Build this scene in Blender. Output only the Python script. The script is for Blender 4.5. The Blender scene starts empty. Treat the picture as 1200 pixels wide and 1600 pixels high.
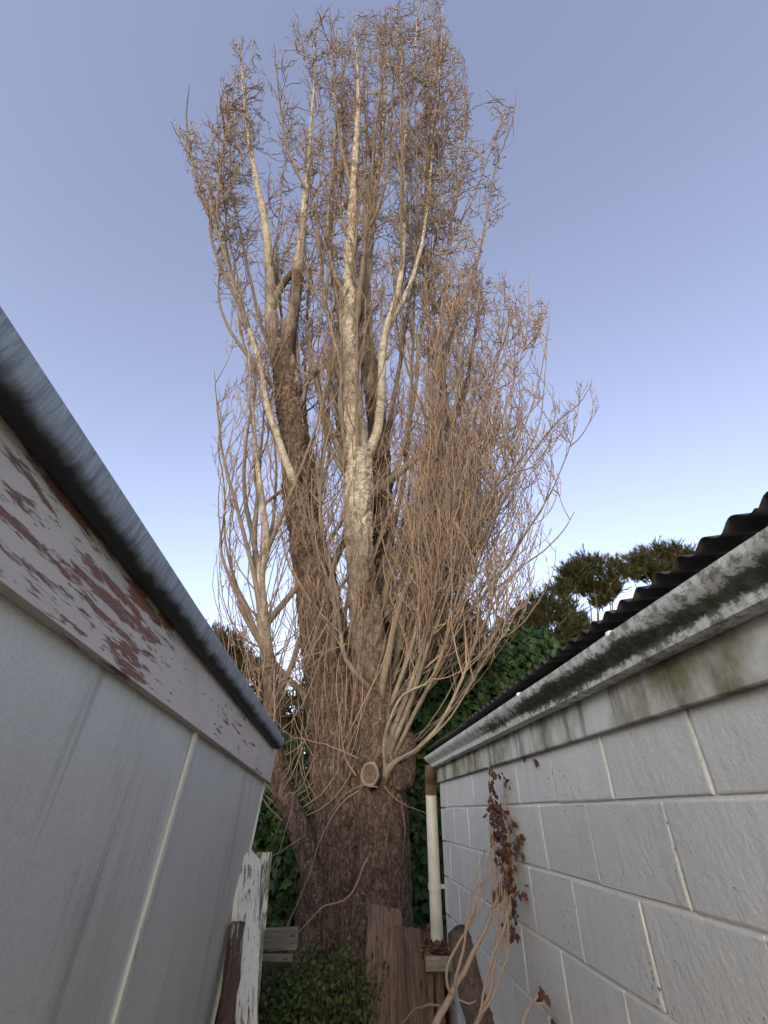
import bpy, bmesh, math, random
import numpy as np
from mathutils import Vector, Matrix, noise as mnoise

random.seed(7); rng = np.random.default_rng(7)
S = bpy.context.scene
COL = S.collection

# ------------------------------------------------------------------ camera
F = 685.0                     # focal length in photo pixels (photo 1200 x 1600)
HC = 1.6                      # eye height
def nrm(v):
    v = np.array(v, float); return v / np.linalg.norm(v)
FWD = nrm([-63 / F, -468 / F, -1]); UP = nrm([20 / F, 1000 / F, -1])
UP = nrm(UP - (UP @ FWD) * FWD); RGT = np.cross(FWD, UP)
RCW = np.array([RGT, FWD, UP])            # camera -> world
cd = bpy.data.cameras.new('camera'); cam = bpy.data.objects.new('camera', cd); COL.objects.link(cam)
cd.sensor_fit = 'VERTICAL'; cd.sensor_height = 36.0; cd.sensor_width = 36.0
cd.lens = F / 1600 * 36.0; cd.clip_start = 0.02; cd.clip_end = 3000
cam.matrix_world = Matrix.Translation((0, 0, HC)) @ Matrix([list(r) for r in RCW]).to_4x4()
S.camera = cam

# ------------------------------------------------------------------ sky, sun, exposure
SUN_EL, SUN_AZ = math.radians(9), math.radians(200)     # azimuth clockwise from +Y: behind the viewer
w = bpy.data.worlds.new('World'); S.world = w; w.use_nodes = True
nt = w.node_tree; nt.nodes.clear()
sky = nt.nodes.new('ShaderNodeTexSky'); sky.sky_type = 'NISHITA'; sky.sun_disc = False
sky.sun_elevation = SUN_EL; sky.sun_rotation = SUN_AZ
sky.air_density = 1.0; sky.dust_density = 1.2; sky.ozone_density = 2.0
hsv = nt.nodes.new('ShaderNodeHueSaturation'); hsv.inputs['Saturation'].default_value = 0.68
hsv.inputs['Hue'].default_value = 0.526
bg = nt.nodes.new('ShaderNodeBackground'); bg.inputs['Strength'].default_value = 0.15
wo = nt.nodes.new('ShaderNodeOutputWorld')
nt.links.new(sky.outputs[0], hsv.inputs['Color']); nt.links.new(hsv.outputs[0], bg.inputs['Color'])
nt.links.new(bg.outputs[0], wo.inputs['Surface'])
sl = bpy.data.lights.new('sun', 'SUN'); sun = bpy.data.objects.new('sun', sl); COL.objects.link(sun)
sl.energy = 0.50; sl.angle = math.radians(60); sl.color = (1.0, 0.86, 0.74)
sd = Vector((math.sin(SUN_AZ) * math.cos(SUN_EL), math.cos(SUN_AZ) * math.cos(SUN_EL), math.sin(SUN_EL)))
sun.rotation_euler = sd.to_track_quat('Z', 'Y').to_euler(); sun.location = sd * 40
S.view_settings.view_transform = 'Standard'; S.view_settings.look = 'None'
S.view_settings.gamma = 1.0; S.view_settings.exposure = 1.74

# ------------------------------------------------------------------ pixel helpers (a pixel gives a direction; Y, X or a plane gives distance)
CAMP = np.array([0, 0, HC])
def ray(px, py): return RCW.T @ np.array([(px - 600) / F, -(py - 800) / F, -1.0]) if False else RCW @ np.array([(px - 600) / F, -(py - 800) / F, -1.0])
def PY(px, py, Y):
    d = ray(px, py); return CAMP + d * (Y / d[1])
def PX(px, py, X):
    d = ray(px, py); return CAMP + d * (X / d[0])
def project(P):
    """world (N,3) -> pixel (N,2)"""
    c = (np.asarray(P) - CAMP) @ RCW
    dz = np.maximum(-c[:, 2], 1e-3)
    return np.stack([600 + F * c[:, 0] / dz, 800 - F * c[:, 1] / dz], 1)

# ------------------------------------------------------------------ object helpers
def tag(o, label=None, cat=None, group=None, kind=None):
    if label: o['label'] = label
    if cat: o['category'] = cat
    if group: o['group'] = group
    if kind: o['kind'] = kind
    return o
def empty(name, loc=(0, 0, 0), label=None, cat=None, group=None):
    o = bpy.data.objects.new(name, None); COL.objects.link(o); o.location = loc; o.empty_display_size = .1
    return tag(o, label, cat, group)
def link(name, me, mat=None, parent=None, loc=None):
    o = bpy.data.objects.new(name, me); COL.objects.link(o)
    if mat and not me.materials: me.materials.append(mat)
    if parent:
        o.parent = parent
    if loc is not None: o.location = loc
    return o
def local_to(parent, pts):
    """world points -> coordinates of a parent that is only translated"""
    return np.asarray(pts) - np.array(parent.location)
def mesh_np(name, V, faces4=None, faces3=None, smooth=True):
    me = bpy.data.meshes.new(name)
    V = np.asarray(V, np.float32).reshape(-1, 3)
    fl, st, n = [], [], 0
    if faces4 is not None and len(faces4):
        f = np.asarray(faces4, np.int32).reshape(-1, 4); fl.append(f.ravel()); st.append(n + 4 * np.arange(len(f))); n += f.size
    if faces3 is not None and len(faces3):
        f = np.asarray(faces3, np.int32).reshape(-1, 3); fl.append(f.ravel()); st.append(n + 3 * np.arange(len(f))); n += f.size
    fl = np.concatenate(fl); st = np.concatenate(st)
    me.vertices.add(len(V)); me.vertices.foreach_set('co', V.ravel())
    me.loops.add(len(fl)); me.loops.foreach_set('vertex_index', fl.astype(np.int32))
    me.polygons.add(len(st)); me.polygons.foreach_set('loop_start', st.astype(np.int32))
    me.polygons.foreach_set('use_smooth', np.full(len(st), smooth))
    me.update(calc_edges=True); me.validate()
    return me
def tubes(paths, radii, sides):
    """lists of (N,3) paths and (N,) radii -> V, quads, batched by N"""
    groups = {}
    for p, r in zip(paths, radii): groups.setdefault(len(p), []).append((p, r))
    VV, QQ, TT, off = [], [], [], 0
    ang = np.arange(sides) * 2 * np.pi / sides
    for N, L in groups.items():
        P = np.array([a for a, _ in L]); R = np.array([b for _, b in L]); M = len(L)
        T = np.gradient(P, axis=1); T /= np.linalg.norm(T, axis=2, keepdims=True) + 1e-9
        m = np.abs(T.mean(1)); ref = np.eye(3)[np.argmin(m, 1)]
        A = np.cross(T, ref[:, None, :]); A /= np.linalg.norm(A, axis=2, keepdims=True) + 1e-9
        B = np.cross(T, A)
        V = P[:, :, None, :] + R[:, :, None, None] * (A[:, :, None, :] * np.cos(ang)[None, None, :, None] + B[:, :, None, :] * np.sin(ang)[None, None, :, None])
        VV.append(V.reshape(-1, 3))
        b = off + (np.arange(M) * N * sides)[:, None, None]
        i = (np.arange(N - 1) * sides)[None, :, None]; k = np.arange(sides)[None, None, :]; k2 = (k + 1) % sides
        QQ.append(np.stack([b + i + k, b + i + k2, b + i + sides + k2, b + i + sides + k], -1).reshape(-1, 4))
        off += M * N * sides
    return np.concatenate(VV), np.concatenate(QQ)
def smooth_path(pts, step, jit=0.0, extra=None):
    """Catmull-Rom through pts (N,3); extra = radii interpolated alongside"""
    P = np.asarray(pts, float); E = np.asarray(extra, float)
    Q = np.vstack([2 * P[0] - P[1], P, 2 * P[-1] - P[-2]])
    out, ex = [], []
    for i in range(len(P) - 1):
        n = max(2, int(np.linalg.norm(P[i + 1] - P[i]) / step))
        t = np.linspace(0, 1, n, endpoint=False)[:, None]
        a, b, c, d = Q[i], Q[i + 1], Q[i + 2], Q[i + 3]
        out.append(.5 * (2 * b + (c - a) * t + (2 * a - 5 * b + 4 * c - d) * t * t + (3 * b - a - 3 * c + d) * t ** 3))
        ex.append(E[i] + (E[i + 1] - E[i]) * t[:, 0])
    out.append(P[-1:]); ex.append(E[-1:])
    out = np.concatenate(out); ex = np.concatenate(ex)
    if jit:
        k = rng.normal(0, jit, out.shape); k = (k + np.roll(k, 1, 0) + np.roll(k, 2, 0)) / 2; k[0] = 0
        out = out + k
    return out, ex
def bm_box(bm, x0, x1, y0, y1, z0, z1):
    vs = [bm.verts.new(p) for p in ((x0, y0, z0), (x1, y0, z0), (x1, y1, z0), (x0, y1, z0), (x0, y0, z1), (x1, y0, z1), (x1, y1, z1), (x0, y1, z1))]
    for f in ((3, 2, 1, 0), (4, 5, 6, 7), (0, 1, 5, 4), (1, 2, 6, 5), (2, 3, 7, 6), (3, 0, 4, 7)):
        bm.faces.new([vs[i] for i in f])
    return vs
def bm_mesh(name, bm, bevel=0.0, segs=1):
    if bevel:
        bmesh.ops.bevel(bm, geom=list(bm.edges), offset=bevel, segments=segs, affect='EDGES', profile=.7)
    bmesh.ops.recalc_face_normals(bm, faces=bm.faces)
    me = bpy.data.meshes.new(name); bm.to_mesh(me); bm.free(); return me
def board_mesh(name, w, t, L, nseg=14, rough=.003, seed=0, bevel=.003, cup=0.0, topcut=0.0, point=0.0):
    """rough board along +Z, width X, thickness Y, worn uneven edges; base at z=0"""
    r = np.random.default_rng(seed)
    xs = np.array([-.5, -.47, -.2, .05, .3, .47, .5]) * w
    zs = np.linspace(0, 1, nseg)
    bm = bmesh.new(); rows = []
    for j, z in enumerate(zs):
        ring = []
        for side in (0, 1):
            xx = xs if side == 0 else xs[::-1]
            for i, x in enumerate(xx):
                e = 1 if abs(x) > .46 * w else 0
                y = (-t / 2 if side == 0 else t / 2) * (0.75 if abs(abs(x) - .5 * w) < 1e-6 else 1)
                zt = z * L
                if j == nseg - 1: zt -= topcut * (x / w + .5) + r.uniform(0, .012) + point * abs(x / w) * 2
                ring.append(bm.verts.new((x + e * r.normal(0, rough), y + r.normal(0, rough * .4) + cup * (x / w) ** 2, zt)))
        rows.append(ring)
    n = len(rows[0])
    for a, b in zip(rows, rows[1:]):
        for i in range(n): bm.faces.new((a[i], a[(i + 1) % n], b[(i + 1) % n], b[i]))
    bm.faces.new(rows[0][::-1]); bm.faces.new(rows[-1])
    return bm_mesh(name, bm)
def orient(o, base, top, face):
    """put a +Z object from base to top (world) with its -Y side facing 'face'"""
    z = Vector(top) - Vector(base); z.normalize(); y = -Vector(face); y = (y - z * y.dot(z)).normalized(); x = y.cross(z)
    m = Matrix((x, y, z)).transposed().to_4x4(); m.translation = Vector(base)
    o.matrix_world = m

# ------------------------------------------------------------------ materials
class NB:
    def __init__(s, name):
        s.m = bpy.data.materials.new(name); s.m.use_nodes = True; s.t = s.m.node_tree; s.t.nodes.clear()
        s.out = s.t.nodes.new('ShaderNodeOutputMaterial'); s.b = s.t.nodes.new('ShaderNodeBsdfPrincipled')
        s.t.links.new(s.b.outputs[0], s.out.inputs['Surface'])
        s.tc = s.t.nodes.new('ShaderNodeTexCoord'); s.co = s.tc.outputs['Object']
        s.b.inputs['Roughness'].default_value = .8; s.b.inputs['Specular IOR Level'].default_value = .3
    def ln(s, a, b): s.t.links.new(a, b)
    def map(s, scale=(1, 1, 1), rot=(0, 0, 0), src=None):
        n = s.t.nodes.new('ShaderNodeMapping'); n.inputs['Scale'].default_value = scale; n.inputs['Rotation'].default_value = rot
        s.ln(src or s.co, n.inputs['Vector']); return n.outputs[0]
    def noise(s, scale, vec=None, detail=6, rough=.6, dist=0.0):
        n = s.t.nodes.new('ShaderNodeTexNoise'); n.inputs['Scale'].default_value = scale; n.inputs['Detail'].default_value = detail
        n.inputs['Roughness'].default_value = rough; n.inputs['Distortion'].default_value = dist
        s.ln(vec or s.co, n.inputs['Vector']); return n.outputs['Fac']
    def voro(s, scale, vec=None, feature='F1'):
        n = s.t.nodes.new('ShaderNodeTexVoronoi'); n.inputs['Scale'].default_value = scale; n.feature = feature
        s.ln(vec or s.co, n.inputs['Vector']); return n.outputs['Distance']
    def ramp(s, fac, stops, interp='LINEAR'):
        n = s.t.nodes.new('ShaderNodeValToRGB'); cr = n.color_ramp; cr.interpolation = interp
        while len(cr.elements) < len(stops): cr.elements.new(.5)
        for e, (p, c) in zip(cr.elements, stops):
            e.position = p; e.color = (c, c, c, 1) if isinstance(c, (int, float)) else (*c, 1)
        s.ln(fac, n.inputs[0]); return n.outputs[0]
    def mix(s, a, b, fac, mode='MIX'):
        n = s.t.nodes.new('ShaderNodeMix'); n.data_type = 'RGBA'; n.blend_type = mode
        for v, i in ((fac, 0), (a, 6), (b, 7)):
            if isinstance(v, (int, float)): n.inputs[i].default_value = v if i == 0 else (v, v, v, 1)
            elif isinstance(v, tuple): n.inputs[i].default_value = (*v, 1)
            else: s.ln(v, n.inputs[i])
        return n.outputs[2]
    def math(s, op, a, b=None):
        n = s.t.nodes.new('ShaderNodeMath'); n.operation = op
        for v, i in ((a, 0), (b, 1)):
            if v is None: continue
            if isinstance(v, (int, float)): n.inputs[i].default_value = v
            else: s.ln(v, n.inputs[i])
        return n.outputs[0]
    def sep(s, src=None):
        n = s.t.nodes.new('ShaderNodeSeparateXYZ'); s.ln(src or s.co, n.inputs[0]); return n.outputs
    def rand(s):
        n = s.t.nodes.new('ShaderNodeObjectInfo'); return n.outputs['Random']
    def island(s):
        n = s.t.nodes.new('ShaderNodeNewGeometry'); return n.outputs['Random Per Island']
    def color(s, c):
        if isinstance(c, tuple): s.b.inputs['Base Color'].default_value = (*c, 1)
        else: s.ln(c, s.b.inputs['Base Color'])
    def rough(s, r):
        if isinstance(r, (int, float)): s.b.inputs['Roughness'].default_value = r
        else: s.ln(r, s.b.inputs['Roughness'])
    def bump(s, h, dist=.01, strength=1.0):
        n = s.t.nodes.new('ShaderNodeBump'); n.inputs['Distance'].default_value = dist; n.inputs['Strength'].default_value = strength
        s.ln(h, n.inputs['Height']); s.ln(n.outputs[0], s.b.inputs['Normal'])

def m_block():
    n = NB('painted_block'); geo = n.t.nodes.new('ShaderNodeNewGeometry').outputs['Position']
    big = n.noise(1.4, geo); fine = n.noise(60, geo)
    c = n.mix((.52, .52, .512), (.62, .62, .612), n.ramp(big, [(.3, 0.0), (.7, 1.0)]))
    c = n.mix(c, (.44, .43, .41), n.ramp(n.noise(7, geo, 8, .7), [(.56, 0.0), (.75, .55)]))
    c = n.mix(c, n.mix(.8, 1.0, n.rand()), .45, 'MULTIPLY')
    streak = n.noise(3, n.map((6, 6, .35), src=geo), 4)
    c = n.mix(c, (.30, .29, .26), n.ramp(streak, [(.58, 0.0), (.8, .45)]))
    c = n.mix(c, n.ramp(n.noise(150, geo, 3, .8), [(.3, .80), (.7, 1.06)]), .8, 'MULTIPLY')
    c = n.mix(c, (.66, .66, .65), n.ramp(n.noise(11, geo, 6, .75), [(.60, 0.0), (.72, .5)]))
    pits = n.ramp(n.math('ADD', n.math('ADD', n.voro(46, geo), n.math('MULTIPLY', n.noise(90, geo, 3), .35)), n.math('MULTIPLY', n.noise(4, geo, 2), .8)), [(.56, 0.0), (.66, 1.0)])
    c = n.mix(n.mix(c, (.14, .13, .12), .6), c, pits)
    n.color(c); n.rough(.85)
    h = n.math('ADD', n.math('MULTIPLY', fine, .35), n.math('MULTIPLY', n.noise(18, geo, 5), .6)); h = n.math('ADD', h, n.math('MULTIPLY', pits, .9)); n.bump(h, .006)
    return n.m
def m_mortar():
    n = NB('mortar_paint'); f = n.noise(30)
    n.color(n.mix((.58, .57, .545), (.76, .75, .72), f)); n.rough(.9); n.bump(f, .004); return n.m
def m_fibro():
    n = NB('grey_sheet_paint')
    st = n.noise(2.2, n.map((1, 2.2, .22)), 6, .65)
    c = n.mix((.48, .462, .42), (.60, .58, .525), n.ramp(n.noise(.9, None, 4), [(.3, 0.0), (.7, 1.0)]))
    c = n.mix(c, (.28, .265, .235), n.ramp(st, [(.52, 0.0), (.75, .6)]))
    c = n.mix(c, (.30, .24, .21), n.ramp(n.noise(1.6, n.map((1, 1, .5)), 3), [(.56, 0.0), (.72, .3)]))
    run = n.noise(4, n.map((1, 3.5, .12)), 3, .5)
    c = n.mix(c, (.16, .15, .14), n.ramp(run, [(.66, 0.0), (.72, .45), (.76, .1)]))
    spot = n.noise(14, n.map((1, 1, .4)), 3, .6)
    c = n.mix(c, (.08, .07, .06), n.ramp(spot, [(.735, 0.0), (.77, .8)]))
    c = n.mix(c, n.ramp(n.noise(130, None, 3, .8), [(.3, .82), (.7, 1.06)]), .8, 'MULTIPLY')
    c = n.mix(c, (.22, .19, .16), n.ramp(n.noise(2.6, n.map((1, 1.6, .7)), 9, .8), [(.56, 0.0), (.74, .6)]))
    n.color(c); n.rough(.7)
    n.bump(n.math('ADD', n.noise(9, n.map((1, 1, .6)), 4), n.math('MULTIPLY', n.noise(220, None, 2), .35)), .004); return n.m
def m_peel(name, paint, under, dirt, amt=.5, axis='Y', scale=1.0):
    """weathered painted timber, paint flaking along the grain"""
    n = NB(name); sc = {'Y': (9, 1, 9), 'Z': (9, 9, 1), 'X': (1, 9, 9)}[axis]
    g = n.noise(5 * scale, n.map(sc), 8, .7); big = n.noise(1.5 * scale, n.map({'Y': (2, .8, 2), 'Z': (2, 2, .8), 'X': (.8, 2, 2)}[axis]), 3)
    k = n.math('ADD', n.math('MULTIPLY', g, .62), n.math('MULTIPLY', big, .58))
    mask = n.ramp(k, [(amt, 0.0), (amt + .035, 1.0)])
    u = n.mix(under, dirt, n.ramp(g, [(.4, 0.0), (.62, 1.0)]))
    p = n.mix(paint, dirt, n.ramp(n.noise(3 * scale, None, 5), [(.5, 0.0), (.85, .45)]))
    crack = n.ramp(n.noise(9 * scale, n.map(tuple(q * 1.6 for q in sc)), 3, .6), [(.66, 0.0), (.70, 1.0)])
    c = n.mix(n.mix(p, u, mask), (.05, .035, .03), n.math('MULTIPLY', crack, .75))
    n.color(c); n.rough(.8)
    n.bump(n.math('SUBTRACT', n.math('SUBTRACT', n.math('MULTIPLY', g, .5), n.math('MULTIPLY', mask, .6)), crack), .003); return n.m
def m_wood(name, a, b, dark, axis='Z', sc=1.0):
    n = NB(name); s = {'Y': (10, .7, 10), 'Z': (10, 10, .7), 'X': (.7, 10, 10)}[axis]
    g = n.noise(4 * sc, n.map(s), 8, .7, .3); big = n.noise(2.5)
    c = n.mix(a, b, n.ramp(g, [(.35, 0.0), (.65, 1.0)]))
    c = n.mix(c, dark, n.ramp(big, [(.45, 0.0), (.75, .7)]))
    kn = n.ramp(n.voro(6, n.map({'Y': (3, 1, 3), 'Z': (3, 3, 1), 'X': (1, 3, 3)}[axis])), [(.06, 1.0), (.16, 0.0)])
    c = n.mix(c, tuple(q * .35 for q in dark), kn)
    cr = n.ramp(n.noise(8 * sc, n.map(s), 4, .6), [(.64, 0.0), (.70, 1.0)]); c = n.mix(c, (.015, .012, .01), cr)
    n.color(c); n.rough(.9); n.bump(n.math('SUBTRACT', g, cr), .006); return n.m
def m_galv():
    n = NB('galvanised_gutter'); x = n.sep()
    wv = n.noise(8, n.map((1.2, 9, 1.2)), 7, .7, .8)
    c = n.mix((.17, .19, .215), (.42, .45, .475), n.ramp(wv, [(.35, 0.0), (.7, 1.0)]))
    c = n.mix(c, (.30, .30, .30), n.ramp(n.noise(30, n.map((1, 2.5, 1)), 4), [(.6, 0.0), (.75, .35)]))
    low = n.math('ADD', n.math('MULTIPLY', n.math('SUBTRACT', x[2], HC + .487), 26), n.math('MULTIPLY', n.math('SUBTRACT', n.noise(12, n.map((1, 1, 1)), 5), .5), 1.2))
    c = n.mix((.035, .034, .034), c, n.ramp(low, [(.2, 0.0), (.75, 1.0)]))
    n.color(c); n.b.inputs['Metallic'].default_value = .25; n.rough(.55); n.bump(wv, .002); return n.m
def m_gutterwhite():
    n = NB('lichened_white_gutter'); x = n.sep()
    nz = n.noise(48, n.map((1, .7, 1)), 10, .8); b = n.noise(3.2, n.map((1, .7, 1)), 4)
    c = n.mix((.66, .66, .64), (.42, .41, .38), n.ramp(n.noise(12, n.map((1, 2.5, 1)), 6, .7), [(.42, 0.0), (.62, 1.0)]))
    # dark mould clings to the concave belly, thinning towards the far end
    z = n.math('SUBTRACT', x[2], HC + .326)
    belt = n.math('SUBTRACT', 1.0, n.math('MULTIPLY', n.math('ABSOLUTE', z), 30))
    near = n.ramp(n.math('MULTIPLY', x[1], .25), [(.22, 1.0), (.72, .15)])
    k = n.math('ADD', n.math('MULTIPLY', belt, n.math('MULTIPLY', near, .55)), n.math('SUBTRACT', n.math('MULTIPLY', nz, .9), .38))
    k = n.math('ADD', k, n.math('MULTIPLY', n.math('SUBTRACT', b, .5), .9))
    c = n.mix(c, n.mix((.018, .02, .016), (.06, .065, .035), n.noise(9)), n.ramp(k, [(.24, 0.0), (.36, 1.0)]))
    sp = n.math('MULTIPLY', n.ramp(nz, [(.48, 0.0), (.58, .85)]), near); c = n.mix(c, (.12, .12, .10), sp)
    n.color(c); n.rough(.75); n.bump(nz, .002); return n.m
def m_fasciar():
    n = NB('algae_stained_fascia')
    c = n.mix((.50, .50, .48), (.58, .58, .56), n.noise(4))
    a = n.noise(3.0, n.map((1, 1.3, 1)), 6, .65)
    c = n.mix(c, (.15, .13, .06), n.ramp(a, [(.40, 0.0), (.62, .9)]))
    c = n.mix(c, (.07, .055, .04), n.ramp(n.noise(6, n.map((1, 3, .4)), 5), [(.50, 0.0), (.72, .85)]))
    n.color(c); n.rough(.85); n.bump(n.noise(25), .003); return n.m
def m_simple(name, a, b, sc=10, rough=.8, bump=.003, det=6):
    n = NB(name); f = n.noise(sc, None, det, .65); n.color(n.mix(a, b, n.ramp(f, [(.3, 0.0), (.7, 1.0)]))); n.rough(rough); n.bump(f, bump); return n.m
def m_bark(name='furrowed_bark', shift=0.0):
    n = NB(name); z = n.sep()[2]
    v = n.map((1, 1, .36)); f = n.noise(30, v, 9, .75, 1.2)
    dn = n.t.nodes.new('ShaderNodeTexNoise'); dn.inputs['Scale'].default_value = 14; dn.inputs['Detail'].default_value = 4; n.ln(v, dn.inputs['Vector'])
    va = n.t.nodes.new('ShaderNodeVectorMath'); va.operation = 'MULTIPLY_ADD'; va.inputs[1].default_value = (.16, .16, .16); n.ln(dn.outputs['Color'], va.inputs[0]); n.ln(n.map((1, 1, .22)), va.inputs[2])
    vo = n.ramp(n.voro(20, va.outputs[0], 'DISTANCE_TO_EDGE'), [(.0, 0.0), (.22, 1.0)])
    f = n.math('MULTIPLY', f, n.math('ADD', .72, n.math('MULTIPLY', vo, .32))); f2 = n.noise(70, n.map((1, 1, .6)), 5, .7)
    old = n.mix((.055, .034, .025), (.26, .172, .125), n.ramp(f, [(.36, 0.0), (.66, 1.0)]))
    old = n.mix(old, (.42, .325, .25), n.ramp(n.noise(34, n.map((1, 1, 1.5)), 5, .7), [(.57, 0.0), (.70, .8)]))
    pale = n.mix((.40, .325, .255), (.60, .52, .43), n.ramp(n.noise(9, None, 5), [(.35, 0.0), (.65, 1.0)]))
    lent = n.ramp(n.noise(20, n.map((.55, .55, 2.2)), 5, .7), [(.54, 0.0), (.62, 1.0)])
    pale = n.mix(pale, (.12, .08, .06), n.math('MULTIPLY', lent, .85))
    k = n.math('ADD', n.math('MULTIPLY', z, .13), n.math('MULTIPLY', n.math('SUBTRACT', n.noise(1.6, n.map((1, 1, .5)), 5), .5), 1.3))
    sel = n.ramp(n.math('SUBTRACT', k, shift), [(.30, 0.0), (.62, 1.0)])
    n.color(n.mix(old, pale, sel)); n.rough(.95)
    n.bump(n.math('ADD', f, n.math('MULTIPLY', f2, .4)), .03); return n.m
def m_limb():
    n = NB('pale_limb_bark')
    f = n.noise(6, None, 5); c = n.mix((.15, .112, .082), (.28, .22, .163), n.ramp(f, [(.3, 0.0), (.7, 1.0)]))
    c = n.mix(c, (.11, .07, .055), n.ramp(n.noise(24, n.map((.6, .6, 1.8)), 4, .7), [(.55, 0.0), (.66, .8)]))
    n.color(n.mix(c, n.mix(.7, 1.0, n.rand()), .8, 'MULTIPLY')); n.rough(.9); n.bump(f, .01); return n.m
def m_twig(name='twig_bark', a=(.14, .083, .063), b=(.38, .27, .205)):
    n = NB(name); f = n.island(); g = n.noise(1.3, None, 3)
    c = n.mix(a, b, f); c = n.mix(c, (.27, .19, .145), n.ramp(g, [(.4, 0.0), (.7, .5)])); n.color(c); n.rough(.85); return n.m
def m_leaf(name, a, b, extra=None, trans=.25, rough=.45, use_rand=False):
    n = NB(name); r = n.rand() if use_rand else n.island()
    c = n.mix(a, b, r); c = n.mix(c, tuple(q * .55 for q in a), n.ramp(n.noise(40), [(.5, 0.0), (.75, .5)]))
    if extra: c = n.mix(c, extra, n.ramp(r, [(.9, 0.0), (.93, 1.0)]))
    n.color(c); n.rough(rough)
    if trans:
        tr = n.t.nodes.new('ShaderNodeBsdfTranslucent'); n.ln(c, tr.inputs[0]); mx = n.t.nodes.new('ShaderNodeMixShader'); mx.inputs[0].default_value = trans
        n.ln(n.b.outputs[0], mx.inputs[1]); n.ln(tr.outputs[0], mx.inputs[2]); n.ln(mx.outputs[0], n.out.inputs['Surface'])
    return n.m
M = dict(block=m_block(), mortar=m_mortar(), fibro=m_fibro(), galv=m_galv(), gutter=m_gutterwhite(), fasciar=m_fasciar(),
    fascial=m_peel('peeling_fascia_paint', (.52, .45, .40), (.27, .08, .055), (.21, .11, .085), .655, 'Y', 1.0),
    batten=m_peel('cream_batten_paint', (.64, .60, .50), (.25, .2, .16), (.2, .17, .13), .70, 'Z', 2.0),
    whiteboard=m_peel('flaking_white_paint', (.62, .60, .55), (.20, .15, .11), (.12, .10, .08), .66, 'Z', 2.2),
    mouldboard=m_peel('mouldy_white_paint', (.70, .69, .60), (.25, .25, .14), (.20, .20, .11), .585, 'Z', 2.0),
    rotten=m_peel('rotten_timber', (.46, .42, .36), (.10, .065, .05), (.06, .04, .03), .52, 'Z', 2.0),
    plank=m_wood('weathered_plank', (.07, .042, .032), (.25, .165, .125), (.065, .042, .032), sc=1.6),
    plank2=m_wood('brown_plank', (.05, .032, .023), (.17, .112, .08), (.045, .03, .022), sc=1.6),
    rail=m_wood('grey_rail', (.13, .105, .08), (.30, .26, .20), (.10, .09, .06), 'X', 1.6),
    log=m_wood('old_log', (.05, .033, .024), (.16, .11, .08), (.045, .03, .022), sc=1.6),
    downpipe=m_simple('cream_pipe', (.42, .39, .33), (.56, .53, .47), 8, .55, .001),
    rust=m_simple('rusty_bracket', (.075, .045, .032), (.17, .095, .065), 18),
    roof=m_simple('dark_roof_iron', (.025, .024, .026), (.07, .062, .062), 8, .6),
    plastic=m_simple('white_clip', (.75, .76, .76), (.8, .8, .8), 5, .4, .0002),
    bark=m_bark(), barkold=m_bark('old_furrowed_bark', .62), barkmid=m_bark('upper_stem_bark', .72), limb=m_limb(), twig=m_twig(),
    cut=m_wood('sawn_wood', (.16, .11, .075), (.36, .27, .19), (.11, .07, .05), sc=3.5),
    heart=m_wood('weathered_heartwood', (.07, .046, .034), (.22, .155, .11), (.05, .032, .024), sc=4.0), cream=m_simple('cream_paint', (.62, .56, .44), (.72, .66, .55), 12),
    ivy=m_leaf('ivy_leaf', (.020, .048, .014), (.052, .105, .028), (.12, .13, .035)),
    ivyobj=m_leaf('ivy_leaf_single', (.022, .052, .015), (.062, .118, .032), (.13, .14, .04), use_rand=True),
    shrub=m_leaf('shrub_leaf', (.03, .06, .012), (.11, .145, .032), (.16, .10, .05)),
    dead=m_leaf('dead_leaf', (.05, .024, .019), (.12, .05, .037), None, .1, .8),
    deadobj=m_leaf('dead_leaf_single', (.042, .019, .016), (.12, .048, .036), None, .1, .8, True),
    vine=m_twig('vine_bark', (.20, .14, .105), (.34, .255, .2)),
    kanuka=m_leaf('kanuka_needles', (.035, .042, .014), (.095, .09, .035), (.12, .075, .03), .3, .6),
    darkshrub=m_leaf('hedge_needles', (.045, .042, .018), (.11, .085, .04), (.13, .08, .05), .2, .7),
    dtwig=m_twig('dark_twig', (.07, .05, .04), (.16, .11, .085)),
    soil=m_simple('leafy_soil', (.035, .025, .018), (.10, .07, .045), 6, .95, .03),
    core=m_simple('shaded_hedge_core', (.012, .012, .008), (.03, .028, .016), 8, .95, .03),  # near-black hedge core, shade behind the leaves put into its colour
    litter=m_leaf('leaf_litter', (.06, .03, .02), (.16, .085, .055), None, .1, .85))

# ------------------------------------------------------------------ ground
def ground_h(x, y):
    t = np.clip((y - 3.5) / .9, 0, 1); t = t * t * (3 - 2 * t)
    return .50 * t
gx = np.concatenate([[-900, -300, -100, -40, -15], np.linspace(-6, 6, 60), [15, 40, 100, 300, 900]])
gy = np.concatenate([[-900, -200, -50, -12], np.linspace(-4, 9, 66), [14, 30, 80, 250, 900]])
GX, GY = np.meshgrid(gx, gy); GZ = ground_h(GX, GY)
GZ = GZ + np.array([[.04 * mnoise.noise((float(a) * 1.5, float(b) * 1.5, 0)) for a, b in zip(r, q)] for r, q in zip(GX, GY)])
nx = len(gx); ii = (np.arange(len(gy) - 1)[:, None] * nx + np.arange(nx - 1)[None]).ravel()
g = link('ground', mesh_np('ground', np.stack([GX, GY, GZ], -1), np.stack([ii, ii + 1, ii + nx + 1, ii + nx], 1)), M['soil']); g['kind'] = 'structure'

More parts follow.
